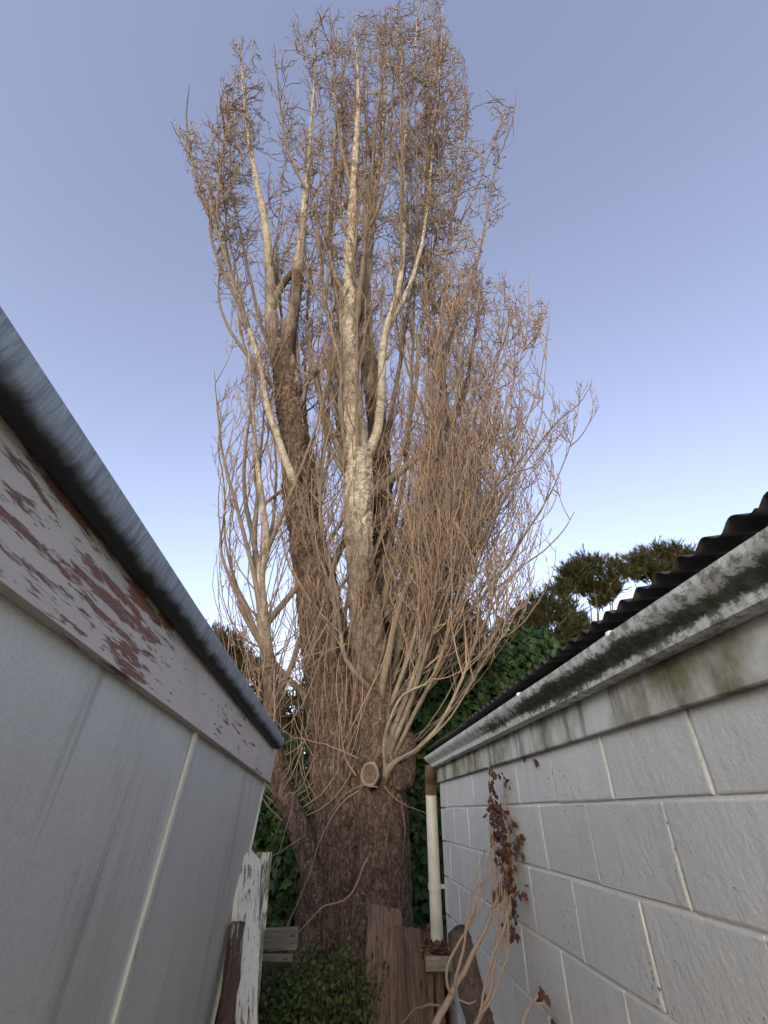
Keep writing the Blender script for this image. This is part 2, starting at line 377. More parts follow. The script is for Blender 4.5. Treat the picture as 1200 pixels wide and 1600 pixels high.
# ------------------------------------------------------------------ block shed on the right (wall face at x = .74)
XW, YE = .74, 4.0
rs = empty('block_shed', (XW, 0, 0), 'low shed of grey painted concrete blocks with black corrugated roof and white gutter', 'shed')
def rl(x, y, z): return (x - XW, y, z)
bm = bmesh.new(); bm_box(bm, XW + .007, XW + .12, -1.6, YE - .004, -.05, HC + .34)
wall = link('wall', bm_mesh('wall', bm), M['mortar'], rs); wall.data.transform(Matrix.Translation((-XW, 0, 0)))
bm = bmesh.new(); bm_box(bm, XW + .007, XW + 3.2, YE - .12, YE, -.05, HC + .3); bm_box(bm, XW + 3.1, XW + 3.2, -1.6, YE - .12, -.05, HC + .3)
o = link('end_wall', bm_mesh('end_wall', bm), M['mortar'], rs); o.data.transform(Matrix.Translation((-XW, 0, 0)))
BL, BH, J = .3925, .2, .009
block_meshes = {}
def block_mesh(ln, k):
    key = (round(ln, 3), k)
    if key in block_meshes: return block_meshes[key]
    r = np.random.default_rng(k + int(ln * 1000)); bm = bmesh.new()
    bm_box(bm, 0, .09, 0, ln, 0, BH - J)
    bmesh.ops.bevel(bm, geom=list(bm.edges), offset=.0045, segments=2, affect='EDGES', profile=.6)
    for v in bm.verts: v.co += Vector((r.normal(0, .0007), r.normal(0, .0010), r.normal(0, .0010)))
    me = bm_mesh('block', bm)
    block_meshes[key] = me; return me
z_joint = HC + .035
for row in range(-9, 2):
    z0 = z_joint + row * BH
    if z0 < -.2: continue
    off = 1.57 if row % 2 else 1.384          # vertical joints alternate by half a block
    k0 = math.floor((-1.6 - off) / BL)
    for k in range(k0, 20):
        a, b = off + k * BL + J / 2, off + (k + 1) * BL - J / 2
        a = max(a, -1.6); b = min(b, YE)
        if b - a < .04: continue
        o = link('block', block_mesh(b - a, int(rng.integers(4))), M['block'], wall)
        o.location = rl(XW + rng.normal(0, .0009), a, z0 + J / 2)
# fascia, its bottom lip
bm = bmesh.new(); bm_box(bm, .716, .738, -1.6, YE + .03, HC + .198, HC + .40)
o = link('fascia', bm_mesh('fascia', bm, .003), M['fasciar'], rs); o.data.transform(Matrix.Translation((-XW, 0, 0)))
# ogee gutter: swept sheet profile with real thickness
def sweep(name, prof, ys, mat, parent, shift, wob=.0, thick=.0025, seed=0):
    r = np.random.default_rng(seed); prof = np.array(prof); n = len(prof)
    d = np.gradient(prof, axis=0); nn = np.stack([-d[:, 1], d[:, 0]], 1); nn /= np.linalg.norm(nn, axis=1, keepdims=True)
    ring = np.vstack([prof, (prof + nn * thick)[::-1]]); m = len(ring)
    V = []
    for y in ys:
        dz = wob * mnoise.noise((y * 1.1, seed, 0)); dx = wob * mnoise.noise((y * 1.7, seed + 9, 3))
        for x, z in ring: V.append((x + dx, y, z + dz))
    Q = []
    for j in range(len(ys) - 1):
        for i in range(m): Q.append((j * m + i, j * m + (i + 1) % m, (j + 1) * m + (i + 1) % m, (j + 1) * m + i))
    V = np.array(V) - np.array(shift)
    me = mesh_np(name, V, Q, smooth=False)
    bmm = bmesh.new(); bmm.from_mesh(me)
    bmm.verts.ensure_lookup_table()
    bmm.faces.new([bmm.verts[i] for i in range(m)]); bmm.faces.new([bmm.verts[(len(ys) - 1) * m + i] for i in range(m)][::-1])
    bmesh.ops.recalc_face_normals(bmm, faces=bmm.faces); bmm.to_mesh(me); bmm.free()
    for p in me.polygons: p.use_smooth = True
    me.set_sharp_from_angle(angle=math.radians(35))
    return link(name, me, mat, parent)
def arc(cx, cz, r, a0, a1, n): return [(cx + r * math.cos(math.radians(t)), cz + r * math.sin(math.radians(t))) for t in np.linspace(a0, a1, n)]
prof = [(.7145, HC + .395), (.7145, HC + .303), (.705, HC + .297), (.675, HC + .296), (.668, HC + .299), (.667, HC + .306)]
prof += arc(.664 - .012, HC + .312, .014, -10, 70, 5)[::1]
prof += [(.650, HC + .332), (.640, HC + .338), (.631, HC + .345), (.625, HC + .353), (.622, HC + .362), (.621, HC + .368), (.626, HC + .371), (.630, HC + .367)]
gut = sweep('gutter', prof, np.linspace(-1.6, YE - .02, 70), M['gutter'], rs, (XW, 0, 0), .003, .0018, 3)
bm = bmesh.new()
vs = [bm.verts.new((x - XW, YE - .018, z)) for x, z in prof[1:-2]] + [bm.verts.new((.7145 - XW, YE - .018, HC + .365))]
f = bm.faces.new(vs); ex = bmesh.ops.extrude_face_region(bm, geom=[f]); bmesh.ops.translate(bm, vec=(0, .004, 0), verts=[v for v in ex['geom'] if isinstance(v, bmesh.types.BMVert)])
link('gutter_end_cap', bm_mesh('gutter_end_cap', bm), M['gutter'], gut)
for px, py in ((955, 990), (812, 1082)):
    p = PX(px, py, .628); bm = bmesh.new(); bm_box(bm, -.012, .05, -.008, .008, -.006, .006)
    for v in bm.verts:
        if v.co.x < 0: v.co.z -= .008
    o = link('gutter_clip', bm_mesh('gutter_clip', bm, .002), M['plastic'], gut); o.location = (p[0] - XW, p[1], HC + .376)
# corrugated roof sheets, ends overhanging the gutter
def corr_sheet(name, y0, y1, xs, zs, pitch=.076, amp=.0095, thick=.0012, per=10):
    ny = int((y1 - y0) / pitch * per) + 1; ys = np.linspace(y0, y1, ny)
    V = []; 
    for s in (0, 1):
        for x, z in zip(xs, zs):
            for y in ys: V.append((x, y, z + amp * math.cos(2 * math.pi * y / pitch) - s * thick))
    V = np.array(V); nxx = len(xs); Q = []; base = nxx * ny
    for i in range(nxx - 1):
        a = i * ny + np.arange(ny - 1)
        Q += [np.stack([a, a + 1, a + ny + 1, a + ny], 1), np.stack([a + base, a + ny + base, a + ny + 1 + base, a + 1 + base], 1)]
    a = np.arange(ny - 1); Q.append(np.stack([a, a + base, a + base + 1, a + 1], 1))
    a = (nxx - 1) * ny + np.arange(ny - 1); Q.append(np.stack([a, a + 1, a + base + 1, a + base], 1))
    return mesh_np(name, V, np.concatenate(Q))
for k in range(8):
    y0 = -1.6 + k * .72; y1 = min(y0 + .76, YE + .10)
    if y0 > YE: break
    dx = rng.normal(0, .004)
    xs = np.array([.672 + dx, .74, 1.6, 2.6, 4.1]); zs = HC + .440 + (xs - .672) * .19 + (k % 2) * .0028
    o = link('roof_sheet', corr_sheet('roof_sheet', y0, y1, xs - XW, zs), M['roof'], rs)
# timber purlin behind the gutter closing the eave
bm = bmesh.new(); bm_box(bm, .742, .80, -1.6, YE, HC + .345, HC + .425)
o = link('wall_plate', bm_mesh('wall_plate', bm, .004), M['rust'], rs); o.data.transform(Matrix.Translation((-XW, 0, 0)))
# downpipe: rusty outlet elbow, pipe, clip
dp = empty('downpipe', (.690, 4.09, .80), 'cream round downpipe at the far corner of the block shed', 'downpipe')
def tube_obj(name, pts, rad, sides, mat, parent, step=.03, jit=0):
    P, R = smooth_path(pts, step, jit, rad); V, Q = tubes([P], [R], sides)
    return link(name, mesh_np(name, local_to(parent, V) if parent else V, Q), mat, parent)
tube_obj('pipe', [(.690, 4.09, .78), (.684, 4.09, 1.2), (.682, 4.09, HC + .17)], [.043] * 3, 20, M['downpipe'], dp)
tube_obj('outlet_elbow', [(.655, 3.93, HC + .31), (.655, 3.945, HC + .265), (.675, 4.05, HC + .205), (.683, 4.09, HC + .13)], [.036, .038, .042, .0465], 16, M['rust'], dp)
bm = bmesh.new(); bmesh.ops.create_cone(bm, cap_ends=True, segments=20, radius1=.048, radius2=.048, depth=.035)
bm_box(bm, .03, .1, -.012, .012, -.012, .012)
o = link('pipe_clip', bm_mesh('pipe_clip', bm), M['downpipe'], dp); o.location = (-.006, 0, PY(690, 1385, 4.09)[2] - .80)

# ------------------------------------------------------------------ sheet-clad shed on the left: its frame has sunk, so it falls away 3 degrees
aL = nrm(ray(555, 1322)); uL = nrm(np.array([0, 0, 1]) - aL[2] * aL); lL = np.cross(aL, uL); LM = np.array([lL, aL, uL])
def LX(px, py, X):
    d = LM @ ray(px, py); p = d * (X / d[0]); return np.array([p[0], p[1], p[2] + HC])
ls = empty('sheet_clad_shed', (0, 0, 0), 'old shed clad in stained grey flat sheets with peeling fascia and steel gutter', 'shed')
m4 = Matrix([list(c) for c in LM.T]).to_4x4(); org = CAMP - LM.T @ np.array([0, 0, HC]); m4.translation = Vector(org); ls.matrix_world = m4
def Lm(name, me, mat, parent=ls):
    o = bpy.data.objects.new(name, me); COL.objects.link(o); me.materials.append(mat); o.parent = parent; return o
XS = -.58
b_t, b_b = LX(304, 1145, XS), LX(175, 1600, XS); e_t, e_b = LX(412, 1228, XS), LX(333, 1596, XS)
def lerp_z(a, b, z): t = (z - a[2]) / (b[2] - a[2]); return a[1] + (b[1] - a[1]) * t
ZT, ZB = HC + .40, 0.05
def panel(name, f0, f1, dx=0.0, seed=0):
    n1, n2 = 26, 14; V = []
    for s in (0, 1):
        for j in range(n2 + 1):
            z = ZB + (ZT - ZB) * j / n2
            for i in range(n1 + 1):
                y = f0(z) + (f1(z) - f0(z)) * i / n1
                V.append((XS + dx - s * .007 + .004 * mnoise.noise((y * 1.3, z * 1.3, seed)), y, z))
    Q = []; b = (n1 + 1) * (n2 + 1)
    for j in range(n2):
        for i in range(n1):
            a = j * (n1 + 1) + i; Q += [(a, a + 1, a + n1 + 2, a + n1 + 1), (a + b, a + n1 + 1 + b, a + n1 + 2 + b, a + 1 + b)]
    for j in range(n2):
        for a in (j * (n1 + 1), j * (n1 + 1) + n1): Q.append((a, a + n1 + 1, a + n1 + 1 + b, a + b))
    return Lm(name, mesh_np(name, V, Q), M['fibro'])
fb = lambda z: lerp_z(b_t, b_b, z); fe = lambda z: lerp_z(e_t, e_b, z)
panel('wall_sheet', lambda z: .47, lambda z: fb(z) - .004, .0, 1)
panel('wall_sheet', lambda z: fb(z) + .004, lambda z: fe(z), -.003, 2)
panel('wall_sheet', lambda z: -1.6, lambda z: .462, .0, 3)
def strip(name, fn, w, t, z0, z1, mat, x0, y_off=0):
    bm = bmesh.new(); n = 16; rows = []
    for j in range(n + 1):
        z = z0 + (z1 - z0) * j / n; y = fn(z) + y_off + .0012 * mnoise.noise((z * 5, w, 1))
        rows.append([bm.verts.new(p) for p in ((x0, y - w / 2, z), (x0 + t, y - w / 2 + .002, z), (x0 + t, y + w / 2 - .002, z), (x0, y + w / 2, z))])
    for a, b in zip(rows, rows[1:]):
        for i in range(4): bm.faces.new((a[i], a[(i + 1) % 4], b[(i + 1) % 4], b[i]))
    bm.faces.new(rows[0]); bm.faces.new(rows[-1][::-1])
    return Lm(name, bm_mesh(name, bm), mat)
strip('joint_batten', fb, .030, .009, ZB, ZT - .07, M['batten'], XS + .001)
strip('corner_trim', fe, .020, .010, ZB, ZT - .07, M['batten'], XS - .005, .012)
bm = bmesh.new(); bm_box(bm, -3.4, XS - .02, -1.6, 2.74, 0, HC + .38)
for v in bm.verts:
    if v.co.z > 1 and v.co.y > 0: v.co.y = 3.14
Lm('end_wall', bm_mesh('end_wall', bm), M['fibro'])
FE = LX(419, 1221, -.55)[1]
# fascia (slightly bowed board with its own thickness)
bm = bmesh.new(); rows = []
for y in np.linspace(-1.6, FE + .09, 60):
    wv = .0025 * mnoise.noise((y * 1.4, 4, 0))
    s = .0 if y < FE else 0
    rows.append([bm.verts.new(p) for p in ((-.550 + wv, y, HC + .310), (-.550 + wv, y, HC + .53), (-.578, y, HC + .53), (-.578, y, HC + .310))])
for v in rows[-1][1:3]: v.co.y += .05
for a, b in zip(rows, rows[1:]):
    for i in range(4): bm.faces.new((a[i], a[(i + 1) % 4], b[(i + 1) % 4], b[i]))
bm.faces.new(rows[0]); bm.faces.new(rows[-1][::-1])
Lm('fascia', bm_mesh('fascia', bm, 0), M['fascial'])
gp = [(-.5485, HC + .56), (-.5485, HC + .502), (-.545, HC + .492), (-.537, HC + .487), (-.524, HC + .4865), (-.513, HC + .491), (-.504, HC + .50), (-.4975, HC + .512), (-.493, HC + .527), (-.4905, HC + .543), (-.4900, HC + .549), (-.4935, HC + .5535), (-.4975, HC + .550), (-.4965, HC + .546)]
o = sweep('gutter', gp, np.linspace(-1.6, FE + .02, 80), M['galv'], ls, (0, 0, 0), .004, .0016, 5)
bm = bmesh.new(); vs = [bm.verts.new((x, FE + .021, z)) for x, z in gp[1:11]] + [bm.verts.new((-.5485, FE + .021, HC + .549))]
f = bm.faces.new(vs); ex = bmesh.ops.extrude_face_region(bm, geom=[f]); bmesh.ops.translate(bm, vec=(0, .004, 0), verts=[v for v in ex['geom'] if isinstance(v, bmesh.types.BMVert)])
Lm('gutter_end_cap', bm_mesh('gutter_end_cap', bm), M['galv'], o)
for k in range(7):
    y0 = -1.6 + k * .72; y1 = min(y0 + .76, FE + .05)
    if y1 - y0 < .1: break
    xs = np.array([-.535, -.7, -1.6, -2.6, -3.6]); zs = HC + .57 + (-.535 - xs) * .14 + (k % 2) * .0028
    Lm('roof_sheet', corr_sheet('roof_sheet', y0, y1, xs, zs), M['roof'])
    

# ------------------------------------------------------------------ loose boards and timber
def board(name, mat, base, top, face, w, t, label, cat, seed, **kw):
    L = float(np.linalg.norm(np.array(top) - np.array(base)))
    o = link(name, board_mesh(name, w, t, L, seed=seed, **kw), mat); orient(o, base, top, face); return tag(o, label, cat)
def down_to(P, Q, z):
    """extend the line P->Q down to height z"""
    P, Q = np.array(P), np.array(Q); return P + (Q - P) * ((z - P[2]) / (Q[2] - P[2]))
# white weatherboards leaning at the corner of the left shed
t = PY(390, 1327, 3.02); q = PY(381, 1600, 2.80); board('weatherboard', M['whiteboard'], down_to(t, q, .06), t, (.55, -1, 0), .118, .020, 'split white weatherboard with a broken pointed top leaning at the shed corner', 'board', 3, point=.05, rough=.003, nseg=30)
o = bpy.data.objects['weatherboard']; e = link('cut_edge', board_mesh('cut_edge', .022, .028, (Vector(PY(390, 1327, 3.02)) - o.matrix_world.translation).length - .06, seed=9, rough=.002, nseg=24, topcut=.01), M['cream'], o); e.location = (-.068, .004, 0)
t = PY(411, 1331, 3.16); q = PY(396, 1480, 3.08); board('mouldy_board', M['mouldboard'], down_to(t, q, .06), t, (.2, -1, .0), .095, .026, 'square-topped mouldy white board standing behind the split weatherboard', 'board', 4, rough=.002, nseg=24)
t = PY(371, 1440, 2.86); q = PY(352, 1600, 2.74); board('rotten_stud', M['rotten'], down_to(t, q, .06), t, (.7, -1, 0), .060, .035, 'rotten brown stud with flaking paint against the shed wall', 'board', 5, rough=.005, nseg=26)
# planks against the trunk
t = PY(601, 1414, 4.30); q = PY(598, 1600, 4.02); board('plank', M['plank'], down_to(t, q, .15), t, (0, -1, .1), .238, .038, 'wide weathered plank leaning upright against the poplar trunk', 'plank', 6, topcut=.02, rough=.006, nseg=26)
t = PY(643, 1450, 3.98); q = PY(655, 1600, 3.76); board('narrow_plank', M['plank2'], down_to(t, q, .15), t, (.1, -1, .1), .108, .035, 'narrow brown plank leaning right beside the wide plank', 'plank', 7, rough=.004, nseg=26)
t = PY(625, 1448, 4.16); q = PY(634, 1600, 3.92); board('dark_batten', M['plank2'], down_to(t, q, .15), t, (-.3, -1, .1), .06, .03, 'thin dark batten wedged between the two leaning planks', 'batten', 8, rough=.003, nseg=20)
# rail on posts left of the trunk
r0, r1 = PY(370, 1470, 4.2), PY(466, 1463, 4.2)
rr = empty('rail_fence', tuple(np.array([r0[0], 4.2, .4])), 'grey weathered timber rail end beside the trunk above the shrub', 'fence')
bm = bmesh.new(); L = r1[0] - r0[0] + .9
bm_box(bm, -.9, L - .9, -.03, .05, -.055, .05)
for v in bm.verts: v.co += Vector((0, rng.normal(0, .003), rng.normal(0, .004) + v.co.x * .035))
o = link('rail', bm_mesh('rail', bm, .006, 2), M['rail'], rr); o.location = np.array([r0[0], 4.2, r0[2]]) - np.array(rr.location)
bm = bmesh.new(); bm_box(bm, -.9, L - .92, -.045, .0, -.095, -.058)
o = link('lower_batten', bm_mesh('lower_batten', bm, .004), M['rail'], rr); o.location = np.array([r0[0], 4.2, r0[2]]) - np.array(rr.location)
for dx in (-.7, .05):
    o = link('post', board_mesh('post', .09, .07, r0[2] - .02 - .3, seed=int(dx * 10 + 30)), M['plank2'], rr); o.location = np.array([r0[0] + dx, 4.26, .3]) - np.array(rr.location)
# wooden planter / step by the downpipe
c0 = PY(660, 1505, 3.86); zt = c0[2] + .035
pb = empty('timber_box', (.62, 4.0, .3), 'low dark timber box full of leaf litter under the downpipe', 'box')
def pbx(name, x0, x1, y0, y1, z0, z1, mat, bev=.005):
    bm = bmesh.new(); bm_box(bm, x0 - .62, x1 - .62, y0 - 4.0, y1 - 4.0, z0 - .3, z1 - .3)
    for v in bm.verts: v.co += Vector(rng.normal(0, .003, 3))
    return link(name, bm_mesh(name, bm, bev), mat, pb)
xl, xr = .565, .735
pbx('top_rail', xl, xr, 3.82, 3.90, zt - .07, zt, M['rail'])
for k in (0, 1): pbx('front_board', xl + k * .066, xl + k * .062 + .056, 3.87, 3.89, zt - .50, zt - .073, M['plank2'], .003)
pbx('side_board', xl - .02, xl, 3.83, 4.5, zt - .45, zt - .02, M['plank2']); pbx('side_board', xr + .004, xr + .024, 4.02, 4.5, zt - .45, zt - .02, M['plank2'])
pbx('floor_board', xl, xr, 3.905, 4.5, zt - .06, zt - .03, M['soil'])

# ------------------------------------------------------------------ leaf clouds
def leaf_mesh_ivy():
    # five-lobed leaf, stalk at origin, tip along -Z, face along -Y, folded on the midrib
    o2 = [(0, 0), (.20, .10), (.46, -.08), (.33, -.30), (.42, -.58), (.17, -.62), (0, -1.0)]
    V = [(0, 0, 0), (0, -.03, -.35), (0, .02, -1.0)]
    for sx in (1, -1):
        for x, z in o2[1:-1]: V.append((sx * x, .14 * abs(x) + .05 * abs(z), z))
    T = []
    for s, base in ((1, 3), (-1, 8)):
        ring = [0] + [base + i for i in range(5)] + [2]
        for a, b in zip(ring, ring[1:]): T.append((1, a, b) if s == 1 else (1, b, a))
    return np.array(V, float), np.array(T)
IV, IT = leaf_mesh_ivy()
def leaf_simple(fold=.12, wid=.36):
    V = np.array([(0, 0, 0), (wid, fold, -.35), (wid * .7, fold, -.72), (0, .03, -1), (-wid * .7, fold, -.72), (-wid, fold, -.35), (0, -.02, -.5)], float)
    T = np.array([(6, 0, 1), (6, 1, 2), (6, 2, 3), (6, 3, 4), (6, 4, 5), (6, 5, 0)]); return V, T
SV, ST = leaf_simple()
def frames(nrmls, down, tilt):
    """rotation matrices with -Y along the normals, -Z along the leaf's hanging direction"""
    n = nrmls / np.linalg.norm(nrmls, axis=1, keepdims=True)
    z = -down - n * np.sum(-down * n, 1, keepdims=True); z /= np.linalg.norm(z, axis=1, keepdims=True) + 1e-9
    y = -n; x = np.cross(y, z); return np.stack([x, y, z], -1)
def cloud(V0, T0, pos, R, size):
    V = np.einsum('mij,nj->mni', R, V0) * size[:, None, None] + pos[:, None, :]
    T = T0[None] + (np.arange(len(pos)) * len(V0))[:, None, None]
    return V.reshape(-1, 3), T.reshape(-1, 3)
def scatter_leaves(parent, pos, nrmls, size, mat_many, mat_single, n_single, score, base=(IV, IT), name='leaf', stuff='leaves', hang=(0, 0, -1), jn=.55, jd=.5):
    m = len(pos); nr = nrmls + rng.normal(0, jn, (m, 3)); dn = np.array(hang) + rng.normal(0, jd, (m, 3))
    R = frames(nr, dn, 0); order = np.argsort(-score); single = order[:n_single]; rest = order[n_single:]
    pl = np.array(parent.location)
    if n_single:
        me = mesh_np(name, base[0], None, base[1], False); me.materials.append(mat_single)
        for i in single:
            o = bpy.data.objects.new(name, me); COL.objects.link(o); o.parent = parent
            mm = Matrix([list(r) for r in R[i] * size[i]]).to_4x4(); mm.translation = Vector(pos[i] - pl); o.matrix_basis = mm
    if len(rest):
        V, T = cloud(base[0], base[1], pos[rest] - pl, R[rest], size[rest])
        o = link(stuff, mesh_np(stuff, V, None, T, False), mat_many, parent); o['kind'] = 'stuff'
def hedge(name, label, cat, xr_, zfun, yfun, core_mat, nleaf, lsz, mats, nsingle, vis, twigs=120, base=(IV, IT)):
    x0, x1 = xr_; root = empty(name, ((x0 + x1) / 2, 6.0, .45), label, cat); pl = np.array(root.location)
    n1, n2 = 70, 50; X = np.linspace(x0, x1, n1); V = []
    for j in range(n2):
        for x in X:
            zt = zfun(x); z = .2 + (zt - .2) * j / (n2 - 1)
            y = yfun(x, z) + .12 + .10 * mnoise.noise((x * 2.2, z * 2.2, 3)) + (.5 * max(0, (j / (n2 - 1) - .9) / .1) ** 2)
            V.append((x, y, z + .06 * mnoise.noise((x * 3, z * 3, 8))))
    a = (np.arange(n2 - 1)[:, None] * n1 + np.arange(n1 - 1)[None]).ravel()
    V = np.array(V); B = V.copy(); B[:, 1] += 1.1; nn = len(V)
    Q = np.concatenate([np.stack([a, a + 1, a + n1 + 1, a + n1], 1), np.stack([a + nn, a + n1 + nn, a + n1 + 1 + nn, a + 1 + nn], 1)])
    tp = (n2 - 1) * n1 + np.arange(n1 - 1); Q = np.concatenate([Q, np.stack([tp, tp + 1, tp + 1 + nn, tp + nn], 1)])
    link('shaded_core', mesh_np('shaded_core', V - pl, Q), core_mat, root)
    x = rng.uniform(x0, x1, nleaf); zt = np.array([zfun(v) for v in x]); z = .3 + (zt - .3) * rng.uniform(0, 1.03, nleaf) ** .9
    y = np.array([yfun(u, v) + .10 * mnoise.noise((u * 2.2, v * 2.2, 3)) for u, v in zip(x, z)]) + rng.uniform(-.10, .16, nleaf)
    top = z > zt - .15; y[top] += rng.uniform(0, .7, top.sum()); z[top] += rng.uniform(-.03, .14, top.sum())
    pos = np.stack([x, y, z], 1); nr = np.tile(np.array([0, -1, .45]), (nleaf, 1))
    px = project(pos); sc = vis(px) - y * .4 + rng.uniform(0, .3, nleaf)
    scatter_leaves(root, pos, nr, rng.uniform(lsz[0], lsz[1], nleaf), mats[0], mats[1], nsingle, sc, base)
    P, Rr = [], []
    for k in range(twigs):
        u = rng.uniform(x0, x1); z0 = rng.uniform(.5, max(.7, zfun(u))); y0 = yfun(u, z0) - .03
        d = np.array([rng.normal(0, .35), rng.normal(-.1, .12), 1.0]); L = rng.uniform(.2, .7)
        tt = np.linspace(0, 1, 7)[:, None]; p = np.array([u, y0, z0]) + d * L * tt + np.cumsum(rng.normal(0, .02, (7, 3)), 0)
        P.append(p); Rr.append(np.linspace(.006, .002, 7))
    if twigs:
        Vv, Qq = tubes(P, Rr, 4); o = link('stems', mesh_np('stems', Vv - pl, Qq), M['dtwig'], root); o['kind'] = 'stuff'
    return root
inbox = lambda a, b, c, d: (lambda p: ((p[:, 0] > a) & (p[:, 0] < b) & (p[:, 1] > c) & (p[:, 1] < d)) * 3.0)
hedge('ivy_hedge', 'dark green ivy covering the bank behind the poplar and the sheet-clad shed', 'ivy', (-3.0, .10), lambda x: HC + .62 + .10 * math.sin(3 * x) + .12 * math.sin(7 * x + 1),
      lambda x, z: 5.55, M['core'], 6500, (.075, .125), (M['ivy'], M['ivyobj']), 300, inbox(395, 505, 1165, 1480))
def ivr_y(x, z):  # upper ivy bulges forward, shaped to keep the recess below in shade
    h = z - HC; lo = np.clip((h - .2) / .9, 0, 1); return 7.1 - .75 * lo * lo * (3 - 2 * lo)
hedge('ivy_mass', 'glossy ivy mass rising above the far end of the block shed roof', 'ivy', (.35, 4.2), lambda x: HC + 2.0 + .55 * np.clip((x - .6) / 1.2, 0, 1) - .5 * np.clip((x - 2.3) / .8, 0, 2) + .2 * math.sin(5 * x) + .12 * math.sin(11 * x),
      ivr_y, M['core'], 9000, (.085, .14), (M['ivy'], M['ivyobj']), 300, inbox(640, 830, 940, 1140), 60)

# shrub low in front of the trunk
sh = empty('low_shrub', (-.2, 4.25, .45), 'low dark green shrub with small leaves at the foot of the poplar', 'shrub')
P, Rr = [], []; LP, LN = [], []
for k in range(260):
    b = np.array([rng.uniform(-.85, .20), rng.uniform(3.95, 4.65), .40]); hmax = .38 + .10 * math.sin(b[0] * 7 + 1) - .14 * max(0, (b[0] + .1) * 2.2) + .05 * mnoise.noise((b[0] * 4, b[1] * 4, 0))
    L = hmax * rng.uniform(.55, 1.05); d = np.array([rng.normal(0, .35), rng.normal(-.1, .3), 1]); d /= np.linalg.norm(d)
    tt = np.linspace(0, 1, 6)[:, None]; p = b + d * L * tt + np.array([0, -.06, -.03]) * tt ** 2 + np.cumsum(rng.normal(0, .008, (6, 3)), 0)
    P.append(p); Rr.append(np.linspace(.004, .0015, 6))
    for q in range(34):
        t = rng.uniform(.15, 1.05); s = b + d * L * t; LP.append(s + rng.normal(0, .035, 3)); LN.append(rng.normal(0, .5, 3) + np.array([0, -.5, .9]))
Vv, Qq = tubes(P, Rr, 3); o = link('stems', mesh_np('stems', local_to(sh, Vv), Qq), M['dtwig'], sh); o['kind'] = 'stuff'
LP = np.array(LP); scatter_leaves(sh, LP, np.array(LN), rng.uniform(.02, .042, len(LP)), M['shrub'], None, 0, np.zeros(len(LP)), (SV, ST), hang=(0, -.4, -.3), jd=.8)

# leaf litter on the timber box
n = 420; LP = np.stack([rng.uniform(xl, xr, n), rng.uniform(3.86, 4.45, n), zt + rng.uniform(-.02, .03, n)], 1)
lt = empty('leaf_litter', (.6, 4.1, zt), 'brown dead leaves heaped on the timber box under the downpipe', 'leaf litter')
scatter_leaves(lt, LP, np.tile([0, -.3, 1.0], (n, 1)), rng.uniform(.03, .06, n), M['litter'], None, 0, np.zeros(n), (SV, ST), hang=(0, -1, 0), jd=1.0)

# old log propped between box and wall
lg = empty('leaning_log', (.60, 3.05, .1), 'old grey-brown log propped against the block wall', 'log')
a, b = PY(722, 1485, 3.32), PY(752, 1600, 3.02); a2 = down_to(a, b, .05)
Pp, Rp = smooth_path([a2, (a2 + a) / 2 + np.array([.01, 0, 0]), a, a + (a - a2) * .03], .03, .002, [.085, .08, .074, .050]); V, Q = tubes([Pp], [Rp], 24)
V = V + np.array([[.022 * mnoise.noise((v[0] * 14, v[1] * 14, v[2] * 4)), .016 * mnoise.noise((v[0] * 40, v[1] * 40, v[2] * 9)), .02 * mnoise.noise((v[0] * 30, v[1] * 30, 5))] for v in V]); link('log_body', mesh_np('log_body', local_to(lg, V), Q), M['log'], lg)
Pp, Rp = smooth_path([a2 + (a - a2) * .72, a2 + (a - a2) * .75 + np.array([-.05, -.03, .02])], .02, 0, [.02, .008]); V, Q = tubes([Pp], [Rp], 8); link('snag', mesh_np('snag', local_to(lg, V), Q), M['log'], lg)

